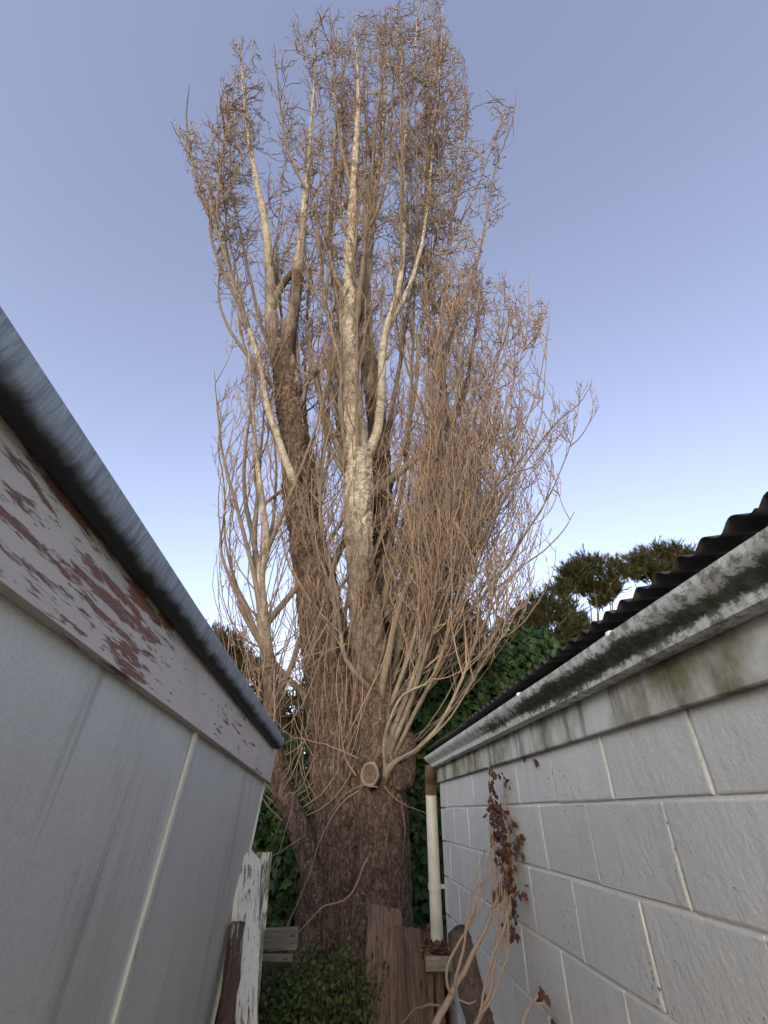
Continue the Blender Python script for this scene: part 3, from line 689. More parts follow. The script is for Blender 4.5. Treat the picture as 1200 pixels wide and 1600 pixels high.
# ------------------------------------------------------------------ dead vine on the block wall
vn = empty('dead_vine', tuple(PY(690, 1600, 2.2) * np.array([1, 1, 0])), 'bare climbing vine with shrivelled red-brown leaves on the block wall', 'vine')
def vstem(pts, r0, r1, parent=vn, name='stem', jit=.003):
    W = [PY(x, y, Y) for x, y, Y in pts]; W = [np.array([min(p[0], .733), p[1], p[2]]) for p in W]
    Pp, Rp = smooth_path(W, .022, jit, np.linspace(r0, r1, len(W))); V, Q = tubes([Pp], [Rp], 7)
    link(name, mesh_np(name, local_to(parent, V), Q), M['vine'], parent); return Pp
base0 = (640, 1720, 2.2)
main = [
 [base0, (680, 1600, 2.2), (708, 1552, 2.22), (735, 1498, 2.24), (757, 1455, 2.27), (778, 1400, 2.3), (795, 1330, 2.3), (800, 1290, 2.3)],
 [(706, 1556, 2.22), (697, 1540, 2.21), (698, 1510, 2.2), (710, 1485, 2.21), (735, 1440, 2.25), (752, 1390, 2.28), (766, 1330, 2.32), (770, 1270, 2.34)],
 [(712, 1545, 2.22), (712, 1520, 2.2), (722, 1485, 2.21), (728, 1450, 2.22), (738, 1390, 2.26), (752, 1345, 2.3), (765, 1325, 2.33)],
 [(668, 1730, 2.1), (745, 1600, 2.2), (760, 1560, 2.22), (775, 1505, 2.24), (788, 1450, 2.26), (793, 1400, 2.28), (797, 1330, 2.3), (792, 1270, 2.32), (800, 1230, 2.34), (797, 1198, 2.36)],
 [(745, 1600, 2.2), (757, 1545, 2.21), (772, 1490, 2.22), (790, 1440, 2.24), (800, 1400, 2.25), (803, 1360, 2.26), (795, 1310, 2.29), (788, 1258, 2.31), (787, 1220, 2.33)],
 [(750, 1585, 2.2), (775, 1550, 2.21), (790, 1500, 2.22), (793, 1460, 2.24), (790, 1420, 2.26), (776, 1370, 2.3), (770, 1290, 2.34), (766, 1220, 2.37), (765, 1190, 2.38), (773, 1172, 2.38)],
 [(728, 1450, 2.22), (740, 1425, 2.23), (742, 1390, 2.25), (765, 1372, 2.28), (785, 1358, 2.29)],
 [(735, 1440, 2.25), (755, 1415, 2.26), (768, 1380, 2.28)],
 [(786, 1346, 2.29), (795, 1330, 2.29), (803, 1325, 2.29), (812, 1345, 2.27), (818, 1375, 2.26), (828, 1385, 2.25)],
 [(690, 1575, 2.2), (668, 1571, 2.3), (645, 1580, 2.4), (627, 1600, 2.45)], [(712, 1560, 2.22), (730, 1565, 2.2), (742, 1563, 2.2)],
]
stems = []
rad = [(.0135, .003), (.0065, .0022), (.006, .0022), (.0085, .002), (.005, .002), (.005, .002), (.005, .003), (.005, .003), (.003, .0015), (.004, .002), (.003, .002)]
for s, r in zip(main, rad): stems.append(vstem(s, *r))
for k in range(16):
    x = rng.uniform(765, 805); y = rng.uniform(1300, 1420); vstem([(x, y + 90, 2.25), (x + rng.uniform(-8, 8), y, 2.28), (x + rng.uniform(-14, 6), y - 70, 2.31)], .0028, .0012, jit=.004)
LP = []
def dl(x, y, sx, sy, n):
    for _ in range(n):
        a, b = x + rng.normal(0, sx), y + rng.uniform(-sy, sy); p = PY(a, b, 2.3); X = min(.725, p[0] + rng.uniform(-.03, .0)); LP.append(PX(a, b, max(.64, X)))
dl(767, 1215, 2.5, 15, 12); dl(769, 1245, 3.5, 25, 30); dl(776, 1285, 6, 30, 74); dl(785, 1325, 8, 22, 44); dl(793, 1350, 6, 34, 40); dl(778, 1392, 4, 16, 12); dl(799, 1415, 4, 45, 36); dl(803, 1462, 2, 8, 5)
dl(811, 1318, 3, 17, 14); dl(818, 1388, 1.5, 7, 4); dl(783, 1213, 6, 10, 6); dl(795, 1222, 2, 6, 2); dl(833, 1187, 1, 6, 2); dl(815, 1180, 1, 2, 1); dl(797, 1290, 2, 15, 6)
LP = np.array(LP)
scatter_leaves(vn, LP, np.tile([-1.0, -.5, .2], (len(LP), 1)), rng.uniform(.018, .038, len(LP)), M['dead'], M['deadobj'], len(LP), np.zeros(len(LP)), leaf_simple(.25, .26), name='dead_leaf', jn=.7, jd=.5)
sp = empty('dead_sprig', tuple(PY(815, 1600, 2.0) * np.array([1, 1, 0])), 'thin dead sprig with two curled leaves low against the block wall', 'sprig')
vstem([(790, 1720, 1.9), (815, 1600, 1.95), (826, 1572, 1.97), (838, 1557, 1.98), (841, 1545, 1.98)], .006, .002, sp)
vstem([(832, 1565, 1.97), (846, 1567, 1.97), (857, 1575, 1.96), (861, 1588, 1.95)], .003, .0015, sp)
LP = np.array([PX(x, y, .70) for x, y in ((842, 1540), (845, 1546), (838, 1543), (862, 1592), (860, 1588), (846, 1552))])
scatter_leaves(sp, LP, np.tile([-1.0, -.5, .2], (6, 1)), np.full(6, .042), M['dead'], M['deadobj'], 6, np.zeros(6), leaf_simple(.25, .3), name='dead_leaf')

# ------------------------------------------------------------------ evergreen trees behind
def needle_tree(name, label, base, blobs, nt_, ln, mats, group=None, ntuft=16, trunk_r=.16, fork=.35, cat='tree', wdt=.05):
    """blobs: (x,y,z,rx,ry,rz) foliage pads; limbs run from the fork to each pad"""
    root = empty(name, tuple(base), label, cat, group); b = np.array(base, float); B = np.array(blobs, float)
    cz = B[:, 2].min(); fk = b + (np.array([B[:, 0].mean(), B[:, 1].mean(), cz]) - b) * fork
    Pp, Rp = smooth_path([b, (b + fk) / 2 + rng.normal(0, .05, 3), fk], .15, .01, [trunk_r, trunk_r * .8, trunk_r * .7]); V, Q = tubes([Pp], [Rp], 10)
    link('trunk', mesh_np('trunk', V - b, Q), M['dtwig'], root)
    P, Rr, LP, LD = [], [], [], []
    for x, y, z, rx, ry, rz in blobs:
        c = np.array([x, y, z]); mid = fk + (c - fk) * .5 + np.array([rng.normal(0, .12), rng.normal(0, .12), -.15])
        rx, ry, rz = rx * 1.3, ry * 1.3, rz * 1.2
        p, r = smooth_path([fk, mid, c - np.array([0, 0, rz * .6]), c], .2, .02, [trunk_r * .3, trunk_r * .2, trunk_r * .12, .015]); P.append(p); Rr.append(r)
        m = int(nt_ * 1.9 * (rx * rz) ** .8)
        for k in range(m):
            u = rng.normal(0, 1, 3); u /= np.linalg.norm(u); u *= rng.uniform(.35, 1.05) ** .6
            if u[2] < -.35: u[2] *= .5
            tip = c + u * np.array([rx, ry, rz]) * (1 + .55 * mnoise.noise(tuple(u * 2.2 + c))); tip[2] += .45 * rz * max(0, mnoise.noise(tuple(tip * 2.2))) * (u[2] > 0)
            if mnoise.noise(tuple(tip * 1.7 + 5)) < -.30: continue
            d = u * np.array([1, 1, .7]) + np.array([0, 0, .75]) + rng.normal(0, .25, 3); d /= np.linalg.norm(d)
            LP.append(tip); LD.append(d)
            if k % 5 == 0:
                s = c - np.array([0, 0, rz * .55]); q = s + (tip - s) * np.linspace(0, 1, 6)[:, None] + np.cumsum(rng.normal(0, .03, (6, 3)), 0); P.append(q); Rr.append(np.linspace(.018, .005, 6))
    V, Q = tubes(P, Rr, 5); o = link('branches', mesh_np('branches', V - b, Q), M['dtwig'], root); o['kind'] = 'stuff'
    LP, LD = np.array(LP), np.array(LD); n = len(LP)
    # each tuft: slender pointed needles fanning round its shoot
    t0 = np.repeat(LP, ntuft, 0) - np.repeat(LD, ntuft, 0) * (rng.uniform(0, ln, n * ntuft))[:, None]
    dd = np.repeat(LD, ntuft, 0) + rng.normal(0, .34, (n * ntuft, 3)); dd /= np.linalg.norm(dd, axis=1, keepdims=True)
    sd_ = np.cross(dd, rng.normal(0, 1, dd.shape)); sd_ /= np.linalg.norm(sd_, axis=1, keepdims=True); le = rng.uniform(.4, 1.0, (n * ntuft, 1)) * ln * .6
    V = np.stack([t0 - sd_ * wdt * le, t0 + sd_ * wdt * le, t0 + dd * le * .55 + sd_ * wdt * 1.2 * le, t0 + dd * le], 1)
    k = np.arange(n * ntuft) * 4
    T = np.concatenate([np.stack([k, k + 1, k + 2], 1), np.stack([k, k + 2, k + 3], 1)])
    o = link('crown', mesh_np('crown', V.reshape(-1, 3) - b, None, T, False), mats, root); o['kind'] = 'stuff'
    return root
def blob(px, py, Y, rpx, rpy, ry=None):
    c = PY(px, py, Y); dep = -((c - CAMP) @ RCW)[2]; s = dep / F
    return (c[0], c[1], c[2], rpx * s, ry or rpx * s * .8, rpy * s)
G = 'evergreen trees beyond the block shed roof'
needle_tree('feathery_evergreen', 'feathery olive evergreen with spreading flat-topped crown beside a darker dense one', PY(905, 1100, 11.5) * np.array([1, 1, 0]),
    [blob(*a) for a in ((895, 893, 11.4, 22, 17), (922, 878, 11.6, 26, 16), (952, 890, 11.4, 26, 18), (880, 918, 11.3, 20, 11), (915, 912, 11.8, 30, 14), (950, 918, 11.6, 22, 12), (936, 935, 11.7, 18, 8))], 340, .34, M['kanuka'], G, 22, .11)
needle_tree('rounded_evergreen', 'olive evergreen with rounded crown just above the corrugated roof edge', PY(1040, 1060, 13.5) * np.array([1, 1, 0]),
    [blob(*a) for a in ((1000, 878, 13.4, 22, 16), (1030, 866, 13.6, 26, 17), (1058, 866, 13.4, 24, 15), (1078, 880, 13.5, 15, 14), (1015, 893, 13.6, 30, 10), (1055, 890, 13.5, 26, 12), (985, 892, 13.2, 15, 10))], 300, .36, M['kanuka'], G, 22, .10)
needle_tree('dark_evergreen', 'dark dense evergreen close behind the ivy mass at the shed corner', PY(850, 1130, 9.5) * np.array([1, 1, 0]),
    [blob(*a) for a in ((818, 962, 9.4, 24, 18), (850, 948, 9.6, 32, 20), (885, 958, 9.5, 30, 20), (905, 985, 9.6, 26, 20), (860, 985, 9.3, 44, 26), (822, 992, 9.2, 26, 24), (865, 1020, 9.4, 40, 24), (828, 1030, 9.3, 24, 24))], 420, .30, M['kanuka'], G, 22, .10)
needle_tree('scrubby_hedge_bush', 'brown-green scrubby evergreen bush behind the steel gutter of the sheet-clad shed', PY(400, 1250, 7.6) * np.array([1, 1, 0]),
    [blob(*a) for a in ((322, 1000, 7.6, 30, 26), (352, 1010, 7.4, 32, 26), (388, 1030, 7.5, 32, 26), (425, 1080, 7.6, 36, 34), (465, 1110, 7.5, 36, 45), (390, 1085, 7.3, 50, 40), (440, 1160, 7.4, 50, 40), (500, 1130, 7.6, 36, 60), (492, 1060, 7.9, 24, 34), (340, 1060, 7.5, 40, 50), (548, 1100, 7.7, 40, 80), (630, 1130, 7.7, 46, 70))], 330, .26, M['darkshrub'], None, 22, .12, cat='bush')

# ------------------------------------------------------------------ the Lombardy poplar
BASE = PY(560, 1560, 4.85); BASE[2] = .40
tree = empty('bare_poplar_tree', tuple(BASE), 'tall bare winter poplar with several upright stems and dense fine twigs', 'tree'); TB = np.array(tree.location)
YP = ([-60, 0, 50, 100, 200, 300, 400, 500, 600, 700, 900, 1100, 1600], [1.35, 1.75, 2.2, 2.6, 3.35, 3.85, 4.15, 4.38, 4.52, 4.6, 4.7, 4.75, 4.75])
def yd(py): return float(np.interp(py, *YP))
SIL = np.array([(560, 1260), (470, 1300), (400, 1180), (345, 1010), (338, 940), (326, 850), (340, 760), (328, 700), (340, 620), (330, 560), (318, 470), (335, 390), (318, 330), (300, 300), (285, 240), (262, 185), (275, 150), (295, 128), (318, 170), (332, 190), (345, 120), (355, 62), (378, 48), (402, 55), (412, 130), (425, 110), (420, 60), (460, 20), (490, 0), (520, 2), (560, 15), (590, 12), (615, 0), (640, -25), (700, -15), (706, 60), (728, 82), (735, 140), (780, 140), (812, 132), (806, 190), (800, 260), (798, 330), (770, 360), (752, 412), (800, 415), (830, 415), (858, 470), (862, 540), (858, 590), (880, 612), (905, 590), (925, 583), (942, 600), (940, 660), (905, 710), (880, 760), (898, 795), (902, 840), (850, 930), (800, 1000), (740, 1090), (690, 1160), (650, 1215)], float)
def inside(p):
    x, y = p[:, 0], p[:, 1]; c = np.zeros(len(p), bool); n = len(SIL)
    for i in range(n):
        x1, y1 = SIL[i]; x2, y2 = SIL[(i + 1) % n]
        m = ((y1 > y) != (y2 > y)); c ^= m & (x < (x2 - x1) * (y - y1) / (y2 - y1 + 1e-9) + x1)
    return c
def pxpath(pts, dy0=0.0, dy1=0.0):
    n = len(pts); return np.array([PY(x, y, yd(y) + dy0 + (dy1 - dy0) * i / max(1, n - 1)) for i, (x, y) in enumerate(pts)])
LIMBS = []     # (path, radii)
def bark_tube(name, W, R, sides, mat, amp=.0, step=.05):
    P, Rr = smooth_path(W, step, 0 if amp else .004, R); V, Q = tubes([P], [Rr], sides)
    if amp:
        V = V.reshape(len(P), sides, 3); C = P[:, None, :]; D = V - C; ln_ = np.linalg.norm(D, axis=2, keepdims=True)
        h = np.zeros((len(P), sides))
        for i in range(len(P)):
            for j in range(sides):
                v = V[i, j]; q = (v[0] * 9, v[1] * 9, v[2] * 3.2)
                rid = 1 - abs(mnoise.noise(q)) * 2
                h[i, j] = .65 * rid + .60 * (1 - 2 * abs(mnoise.noise((v[0] * 22, v[1] * 22, v[2] * 8)))) + .35 * mnoise.noise((v[0] * 50, v[1] * 50, v[2] * 26)) + .9 * mnoise.noise((v[0] * 3, v[1] * 3, v[2] * 1.1))
        V = (C + D * (1 + (amp * h[:, :, None] * np.minimum(1, ln_ / .12)) / np.maximum(ln_, 1e-4))).reshape(-1, 3)
    o = link(name, mesh_np(name, V - TB, Q), mat, tree); LIMBS.append((P, Rr)); return o
c_path = [(590, 1585), (592, 1470), (595, 1350), (595, 1240), (590, 1150), (581, 1050), (567, 920), (562, 820), (560, 720), (548, 600), (546, 480), (548, 390), (553, 300), (557, 220), (560, 150), (556, 80), (552, 20)]
W = pxpath(c_path, -.12, 0); bark_tube('trunk', W, [.24, .20, .185, .185, .185, .17, .14, .135, .135, .12, .10, .085, .07, .055, .04, .02, .006], 72, M['bark'], .040, .022)
l_path = [(520, 1590), (527, 1470), (534, 1340), (535, 1220), (522, 1080), (500, 950), (478, 820), (464, 710), (452, 620), (442, 565), (438, 535)]
W = pxpath(l_path, .22, .05); bark_tube('stem', W, [.42, .33, .28, .26, .24, .20, .185, .175, .17, .165, .07], 84, M['barkold'], .046, .022)
W = pxpath([(585, 1590), (590, 1400), (592, 1200), (592, 1050), (594, 900), (595, 780), (590, 660), (574, 560), (570, 470), (578, 370), (590, 270), (600, 180), (605, 90), (600, 20)], .50, .35); bark_tube('stem', W, [.34, .28, .25, .2, .17, .15, .13, .12, .10, .08, .06, .04, .02, .006], 32, M['barkold'], .026, .05)
W = pxpath([(560, 1590), (562, 1400), (560, 1200)], .05, .3); bark_tube('stem', W, [.34, .28, .2], 72, M['barkold'], .034, .022)
# hand-placed limbs: (pixels, start radius, end radius, depth offsets)
hand = [
 ([(445, 590), (430, 545), (423, 500), (422, 430), (414, 350), (398, 270), (385, 180), (378, 110), (372, 58)], .15, .006, .05, .1),
 ([(449, 590), (447, 545), (457, 500), (463, 440), (468, 395), (476, 320), (482, 250), (486, 190), (492, 110), (490, 20)], .14, .006, 0, .1),
 ([(428, 470), (445, 440), (462, 415), (468, 380)], .07, .05, .05, 0),
 ([(452, 735), (436, 690), (418, 637), (410, 585), (398, 540), (380, 490), (362, 435), (345, 375), (322, 310), (298, 240), (272, 185)], .058, .006, -.15, -.2),
 ([(505, 1420), (486, 1350), (458, 1275), (434, 1215), (424, 1140), (424, 1080), (413, 980), (406, 900), (416, 850), (408, 770), (398, 690), (392, 600), (385, 520)], .12, .006, -.05, -.1),
 ([(410, 960), (392, 880), (372, 800), (350, 720), (340, 640), (336, 580)], .035, .005, -.1, -.3),
 ([(418, 1040), (385, 950), (358, 900), (345, 850), (352, 780), (340, 700)], .03, .005, -.1, 0),
 ([(405, 900), (425, 820), (432, 740), (425, 660), (415, 590)], .03, .005, 0, .3),
 ([(380, 490), (352, 430), (330, 370), (340, 300), (350, 220), (345, 150)], .035, .005, -.2, -.1),
 ([(345, 375), (318, 320), (300, 250), (292, 180), (296, 132)], .03, .005, -.2, -.3),
 ([(470, 640), (480, 600), (500, 570), (520, 545), (528, 500)], .04, .008, 0, .1),
 ([(560, 735), (590, 672), (596, 590), (602, 520), (625, 440), (632, 350), (630, 250), (640, 150), (650, 60), (652, -10)], .085, .005, -.05, .0),
 ([(602, 520), (630, 470), (655, 400), (668, 320), (676, 230), (684, 140), (690, 60), (692, 0)], .055, .005, 0, .1),
 ([(548, 480), (520, 420), (512, 350), (520, 260), (525, 180), (520, 90), (515, 10)], .05, .005, -.05, .1),
 ([(548, 390), (585, 340), (605, 270), (612, 190), (615, 110), (612, 20)], .05, .005, -.05, -.05),
 ([(480, 300), (455, 250), (440, 180), (432, 110), (428, 66)], .035, .005, -.05, -.05),
 ([(600, 1060), (616, 980), (632, 925), (652, 890), (680, 840), (695, 780), (705, 700), (715, 600), (730, 500), (745, 430)], .075, .006, -.25, -.2),
 ([(604, 1100), (625, 1000), (640, 900), (655, 800), (668, 700), (675, 600), (690, 480), (700, 380), (720, 280), (730, 180), (725, 95)], .075, .005, -.05, .2),
 ([(610, 1180), (640, 1100), (672, 1000), (705, 920), (745, 850), (790, 780), (830, 710), (870, 660), (905, 630), (925, 600)], .05, .004, -.3, -.6),
 ([(608, 1200), (650, 1172), (690, 1125), (722, 1060), (745, 1000), (775, 940), (810, 890), (850, 860), (880, 830), (897, 800)], .038, .004, -.35, -.6),
 ([(612, 1150), (645, 1060), (680, 960), (720, 860), (760, 780), (800, 700), (830, 640), (850, 560), (860, 490)], .05, .004, -.3, -.5),
 ([(606, 1120), (640, 1020), (670, 930), (700, 850), (740, 760), (775, 680), (805, 590), (825, 500), (825, 425)], .05, .004, -.2, -.3),
 ([(612, 1190), (655, 1100), (695, 1030), (730, 960), (780, 900), (830, 820), (860, 770), (890, 700), (900, 640)], .04, .004, -.3, -.2),
 ([(615, 1100), (650, 1000), (690, 880), (720, 780), (745, 690), (770, 600), (785, 520), (790, 440)], .05, .004, .1, .2),
 ([(600, 940), (630, 850), (665, 740), (690, 640), (700, 540), (740, 430), (760, 340), (775, 260), (800, 190), (808, 140)], .06, .004, .1, -.2),
 ([(596, 800), (630, 700), (650, 600), (660, 500), (690, 400), (735, 320), (765, 240), (790, 170)], .055, .004, .2, .1),
 ([(594, 900), (625, 780), (640, 660), (645, 540), (650, 430), (665, 330), (690, 230), (705, 150)], .06, .004, .3, .4),
 ([(600, 1150), (630, 1085), (665, 1070), (685, 1040), (700, 990), (715, 930), (740, 870)], .028, .004, -.4, -.5),
 ([(615, 1195), (660, 1165), (705, 1120), (740, 1060), (770, 1010), (800, 960), (840, 920)], .024, .003, -.45, -.5),
 ([(600, 700), (620, 600), (635, 500), (655, 400), (670, 290), (672, 190), (668, 100), (660, 30)], .05, .004, .4, .3),
 ([(556, 640), (530, 560), (510, 480), (500, 400), (495, 320), (505, 240), (500, 150), (470, 60)], .045, .004, -.1, .1),
 ([(522, 1000), (525, 930), (512, 870), (500, 800), (505, 720), (520, 640), (515, 560)], .035, .004, -.25, -.1),
 ([(540, 1030), (528, 960), (510, 900), (495, 860), (490, 800)], .028, .004, -.35, -.3),
 ([(470, 780), (450, 700), (432, 620), (440, 500), (432, 400), (440, 300), (450, 200)], .045, .004, .3, .4),
 ([(440, 560), (412, 520), (392, 440), (375, 360), (360, 280), (362, 190), (368, 110)], .04, .004, .1, .2),
]
for hi, (pts, r0, r1, d0, d1) in enumerate(hand):
    W = pxpath(pts, d0, d1)
    cand = np.concatenate([LIMBS[i][0] for i in range(len(LIMBS))]); dist = np.linalg.norm(cand - W[0] + np.array([0, 0, .34]), axis=1); jj = int(np.argmin(dist))
    W = np.vstack([cand[jj], W]) if .03 < np.linalg.norm(cand[jj] - W[0]) else W
    if pts[-1][0] > 700: r0 *= .55 if pts[0][1] > 1000 else .75
    n = len(W); R = r1 + (r0 - r1) * (1 - np.linspace(0, 1, n)) ** .85
    bark_tube('limb', W, R, 10, M['barkmid'] if hi < 3 else M['limb'] if r0 < .055 else M['bark'], 0, .09)
n_hand = len(LIMBS)
for k in range(52):
    y0 = rng.uniform(960, 1215); x0 = rng.uniform(592, 622); a = PY(x0, y0, 4.62 + rng.uniform(-.1, .4))
    x1 = x0 + rng.uniform(40, 230); y1 = y0 - rng.uniform(180, 420) - (x1 - x0) * .25; t = PY(x1, y1, yd(y1) + rng.uniform(-.6, .5)); v = t - a
    m1 = a + np.array([v[0] * .38, v[1] * .38, v[2] * .24]); m2 = a + np.array([v[0] * .72, v[1] * .72, v[2] * .60])
    r0 = rng.uniform(.005, .011); bark_tube('limb', np.array([a, m1, m2, t]), [r0, r0 * .8, r0 * .55, .004], 6, M['limb'], 0, .1)
# further limbs grown from the stems to tips spread through the crown
stem_ix = [0, 1, 2] + [4 + i for i in (0, 1, 3, 4, 11, 12, 13, 16, 17, 24, 25, 26, 29, 30)]
proj = {i: project(LIMBS[i][0]) for i in stem_ix}
tips = []
while len(tips) < 150:
    p = np.array([[rng.uniform(280, 930), rng.uniform(10, 880)]])
    if not inside(p)[0]: continue
    x, y = p[0]
    if x > 780 and rng.uniform() < .1: continue
    if x < 480 and rng.uniform() < .82: continue
    tips.append((x, y))
for x, y in tips:
    best = None
    for k in range(40):
        i = stem_ix[int(rng.integers(len(stem_ix)))]; pr = proj[i]; j = int(rng.integers(int(len(pr) * .22), len(pr) - 2))
        dyp = pr[j, 1] - y; dxp = abs(pr[j, 0] - x)
        if dyp < 90 or dyp > 520: continue
        s = dxp / dyp + abs(dyp - 260) / 900
        if dxp / dyp > .55: continue
        if best is None or s < best[0]: best = (s, i, j)
    if best is None: continue
    _, i, j = best; a = LIMBS[i][0][j]
    t = PY(x, y, max(1.3, yd(y) + rng.uniform(-.25, 1.3))); v = t - a
    m1 = a + np.array([v[0] * .55, v[1] * .55, v[2] * .30]); m2 = a + np.array([v[0] * .85, v[1] * .85, v[2] * .66])
    cv = a + (m1 - a) * .5
    if not inside(project(np.array([cv, m1, m2, (m2 + t) / 2]))).all(): continue
    L = np.linalg.norm(v); r0 = min(LIMBS[i][1][j] * .6, .010 + .0075 * L)
    W = np.array([a, m1, m2, t]); W[1:3] += rng.normal(0, .05, (2, 3))
    bark_tube('limb', W, [r0, r0 * .75, r0 * .45, .004], 6, M['limb'], 0, .14)
# laterals -> twigs -> spurs, all curving upward
def grow(starts, dirs, lens, npts, up, wig):
    """batched upward-curving shoots: (M,npts,3)"""
    Mn = len(starts); P = np.zeros((Mn, npts, 3)); P[:, 0] = starts; d = dirs / np.linalg.norm(dirs, axis=1, keepdims=True); st = (lens / (npts - 1))[:, None]
    for k in range(1, npts):
        d = d + np.array([0, 0, 1]) * np.reshape(up, (-1, 1)) + rng.normal(0, 1, (Mn, 3)) * np.reshape(wig, (-1, 1)); d /= np.linalg.norm(d, axis=1, keepdims=True); P[:, k] = P[:, k - 1] + d * st
    return P
def seed_on(paths, dens, lo=.12, hi=1.0, minlen=0, taper=None):
    s, t, u = [], [], []
    for P, R in paths:
        seg = np.linalg.norm(np.diff(P, axis=0), axis=1); L = seg.sum(); n = rng.poisson(max(0, L * (hi - lo) * dens))
        if not n: continue
        q = rng.uniform(lo, hi, n); cum = np.concatenate([[0], np.cumsum(seg)]) / L
        for a in q:
            k = min(len(P) - 2, int(np.searchsorted(cum, a)) - 1); k = max(k, 0); f = (a - cum[k]) / (cum[k + 1] - cum[k] + 1e-9)
            s.append(P[k] + (P[k + 1] - P[k]) * f); d = P[k + 1] - P[k]; t.append(d / (np.linalg.norm(d) + 1e-9)); u.append(a)
    return np.array(s), np.array(t), np.array(u)
def lateral_dirs(t, ang0, ang1):
    r = rng.normal(0, 1, t.shape); r -= t * np.sum(r * t, 1, keepdims=True); r /= np.linalg.norm(r, axis=1, keepdims=True) + 1e-9
    a = rng.uniform(ang0, ang1, (len(t), 1)); return t * np.cos(a) + r * np.sin(a)
def keep_in(P, R):
    """drop shoots whose tip leaves the crown's outline by a lot"""
    a = inside(project(P[:, -1])) & inside(project(P[:, P.shape[1] // 2])); return P[a], R[a]
ss, tt, uu = seed_on(LIMBS[:n_hand + 52], 4.4, .16, 1.0); s_, t_, u_ = seed_on(LIMBS[n_hand + 52:], 3.2, .2, 1.0)
ss, tt, uu = np.vstack([ss, s_]), np.vstack([tt, t_]), np.concatenate([uu, u_])
above = ss[:, 2] > HC + 1.0; ss, tt, uu = ss[above], tt[above], uu[above]
low_ = 1 - np.clip((ss[:, 2] - 5) / 5, 0, 1)
ln_ = rng.uniform(.45, 1.35, len(ss)) * (1.15 - .55 * uu) * (1 + .45 * low_)
hi_ = np.clip((ss[:, 2] - 8) / 4, 0, 1)
LAT = grow(ss, lateral_dirs(tt, .45, 1.05), ln_, 8, .26 - .13 * hi_, .08 + .09 * hi_); LR = np.linspace(1, .28, 8)[None] * ((.0055 + .0078 * ln_) * (1 - .48 * low_))[:, None]
LAT, LR = keep_in(LAT, LR)
# epicormic whips sprouting from the lower stems
ws, wt, wu = seed_on([LIMBS[0], LIMBS[1], LIMBS[2], LIMBS[8]], 60, .14, .36)
out = rng.normal(0, 1, ws.shape); out[:, 2] = 0; out[:, 1] -= .5; out /= np.linalg.norm(out, axis=1, keepdims=True)
clear = ~((out[:, 1] < -.25) & (np.abs(project(ws)[:, 0] - 578) < 32) & (rng.uniform(0, 1, len(ws)) < .8)); ws, out = ws[clear], out[clear]
wl = rng.uniform(.4, 1.9, len(ws)); WH = grow(ws + out * .12, out + np.array([0, 0, .2]), wl, 11, .34, .13); WR = np.linspace(1, .35, 11)[None] * (.0022 + .0020 * wl)[:, None]
order = np.argsort(-LR[:, 0] * np.linalg.norm(LAT[:, -1] - LAT[:, 0], axis=1))
for i in order[:220]:
    V, Q = tubes([LAT[i]], [LR[i]], 5); link('branch', mesh_np('branch', V - TB, Q), M['limb'], tree)
V, Q = tubes(list(LAT[order[220:]]), list(LR[order[220:]]), 4); o = link('branches', mesh_np('branches', V - TB, Q), M['twig'], tree); o['kind'] = 'stuff'
V, Q = tubes(list(WH), list(WR), 4); o = link('trunk_shoots', mesh_np('trunk_shoots', V - TB, Q), M['twig'], tree); o['kind'] = 'stuff'
# twigs on laterals
def seeds_batch(P, n, lo):
    Mn, N, _ = P.shape; a = rng.uniform(lo, .999, (Mn, n)) * (N - 1); k = a.astype(int); f = (a - k)[..., None]; ix = np.arange(Mn)[:, None]
    p0, p1 = P[ix, k], P[ix, k + 1]; d = p1 - p0; d /= np.linalg.norm(d, axis=2, keepdims=True) + 1e-9
    return (p0 + (p1 - p0) * f).reshape(-1, 3), d.reshape(-1, 3)
ts, td = seeds_batch(LAT, 5, .12); tl = rng.uniform(.12, .50, len(ts)); TW = grow(ts, lateral_dirs(td, .4, 1.0), tl, 6, .32 - .20 * np.clip((ts[:, 2] - 8) / 4, 0, 1), .19); TR = np.linspace(1, .62, 6)[None] * ((.0052 + .007 * tl) * (.56 + .44 * np.clip((ts[:, 2] - 5) / 5, 0, 1)))[:, None]
TW, TR = keep_in(TW, TR)
V, Q = tubes(list(TW), list(TR), 3); o = link('twigs', mesh_np('twigs', V - TB, Q), M['twig'], tree); o['kind'] = 'stuff'
s2, d2 = seeds_batch(TW, 2, .15); sl2 = rng.uniform(.04, .14, len(s2)); SP = grow(s2, lateral_dirs(d2, .6, 1.2), sl2, 3, .35, .1); SR = np.tile(np.array([.0056, .0058, .0046]), (len(s2), 1)) * (.6 + .4 * np.clip((s2[:, 2] - 5) / 5, 0, 1))[:, None]
V, Q = tubes(list(SP), list(SR), 3); o = link('spurs', mesh_np('spurs', V - TB, Q), M['twig'], tree); o['kind'] = 'stuff'
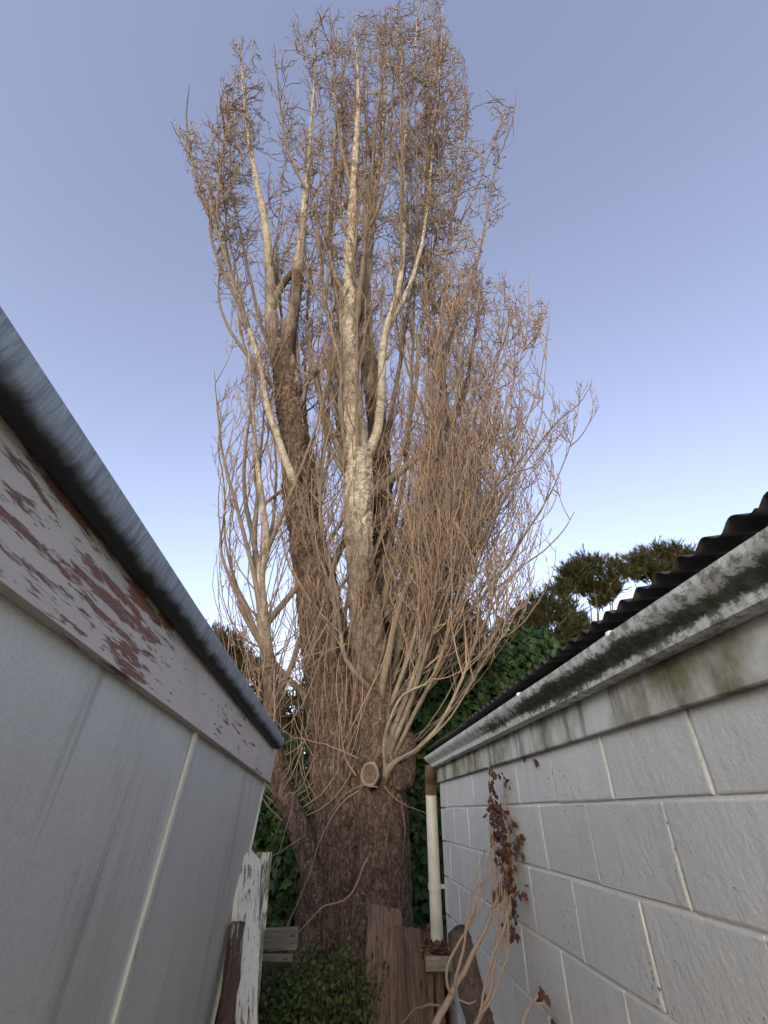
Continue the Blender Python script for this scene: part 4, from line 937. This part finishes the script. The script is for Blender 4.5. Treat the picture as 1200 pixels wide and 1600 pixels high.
# sawn stub with its callus ring and the bulging branch collar
c = PY(578, 1210, 4.36); st_ = bpy.data.objects.new('sawn_stub', None); 
ax = nrm(CAMP - c + np.array([-.8, 0, .5])); t1 = nrm(np.cross(ax, [0, 0, 1])); t2 = np.cross(ax, t1); V, Q = [], []
rings = [(.110, -.20), (.10, -.06), (.098, 0), (.090, .014), (.076, .010), (.064, -.012), (.054, -.006), (.044, -.016), (.030, -.008), (.016, -.018), (.001, -.022)]
SD = 28
for k, (r, h) in enumerate(rings):
    for j in range(SD):
        a = j * 2 * math.pi / SD; rr_ = r * (1 + .09 * mnoise.noise((math.cos(a) * 2, math.sin(a) * 2, k * .2))); hh = h + .004 * mnoise.noise((math.cos(a) * 4, math.sin(a) * 4, k))
        V.append(c + ax * hh + t1 * rr_ * .82 * math.cos(a) + t2 * rr_ * math.sin(a))
for k in range(len(rings) - 1):
    for j in range(SD): Q.append((k * SD + j, k * SD + (j + 1) % SD, (k + 1) * SD + (j + 1) % SD, (k + 1) * SD + j))
link('sawn_stub', mesh_np('sawn_stub', (np.array(V) - TB)[:SD * 3], Q[:SD * 2]), M['bark'], tree)
link('cut_face', mesh_np('cut_face', (np.array(V) - TB)[SD * 2:SD * 6], np.array(Q[SD * 2:SD * 5]) - SD * 2), M['cut'], tree)
link('heartwood', mesh_np('heartwood', (np.array(V) - TB)[SD * 5:], np.array(Q[SD * 5:]) - SD * 5), M['heart'], tree)
bpy.data.objects.remove(st_)
# collar of swollen bark below the right-hand limbs
W = [PY(612, 1246, 4.60), PY(613, 1225, 4.58), PY(615, 1195, 4.6), PY(616, 1160, 4.66), PY(612, 1120, 4.75)]
bark_tube('branch_collar', W, [.03, .13, .165, .15, .05], 56, M['barkold'], .04, .015)
# a few long loose shoots bowing out from the trunk
for pts, r in (([(600, 1228), (620, 1250), (645, 1262), (668, 1272)], .004), ([(560, 1235), (535, 1255), (505, 1300), (478, 1380), (445, 1455)], .006), ([(575, 1340), (545, 1400), (500, 1420), (455, 1470)], .008), ([(556, 1212), (540, 1185), (533, 1140), (530, 1100)], .006), ([(560, 1185), (500, 1160), (455, 1150), (430, 1125)], .005), ([(545, 1005), (500, 1020), (440, 1035), (390, 1048)], .005), ([(590, 1230), (565, 1228), (535, 1245), (512, 1280)], .005), ([(628, 1250), (632, 1300), (628, 1340)], .003), ([(470, 1310), (440, 1330), (405, 1345)], .004), ([(440, 1250), (460, 1240), (440, 1320), (420, 1370)], .004)):
    W = [PY(x, y, 4.35) for x, y in pts]; P, Rr = smooth_path(W, .04, .004, np.linspace(r, r * .5, len(W))); V, Q = tubes([P], [Rr], 5); link('loose_shoot', mesh_np('loose_shoot', V - TB, Q), M['twig'], tree)
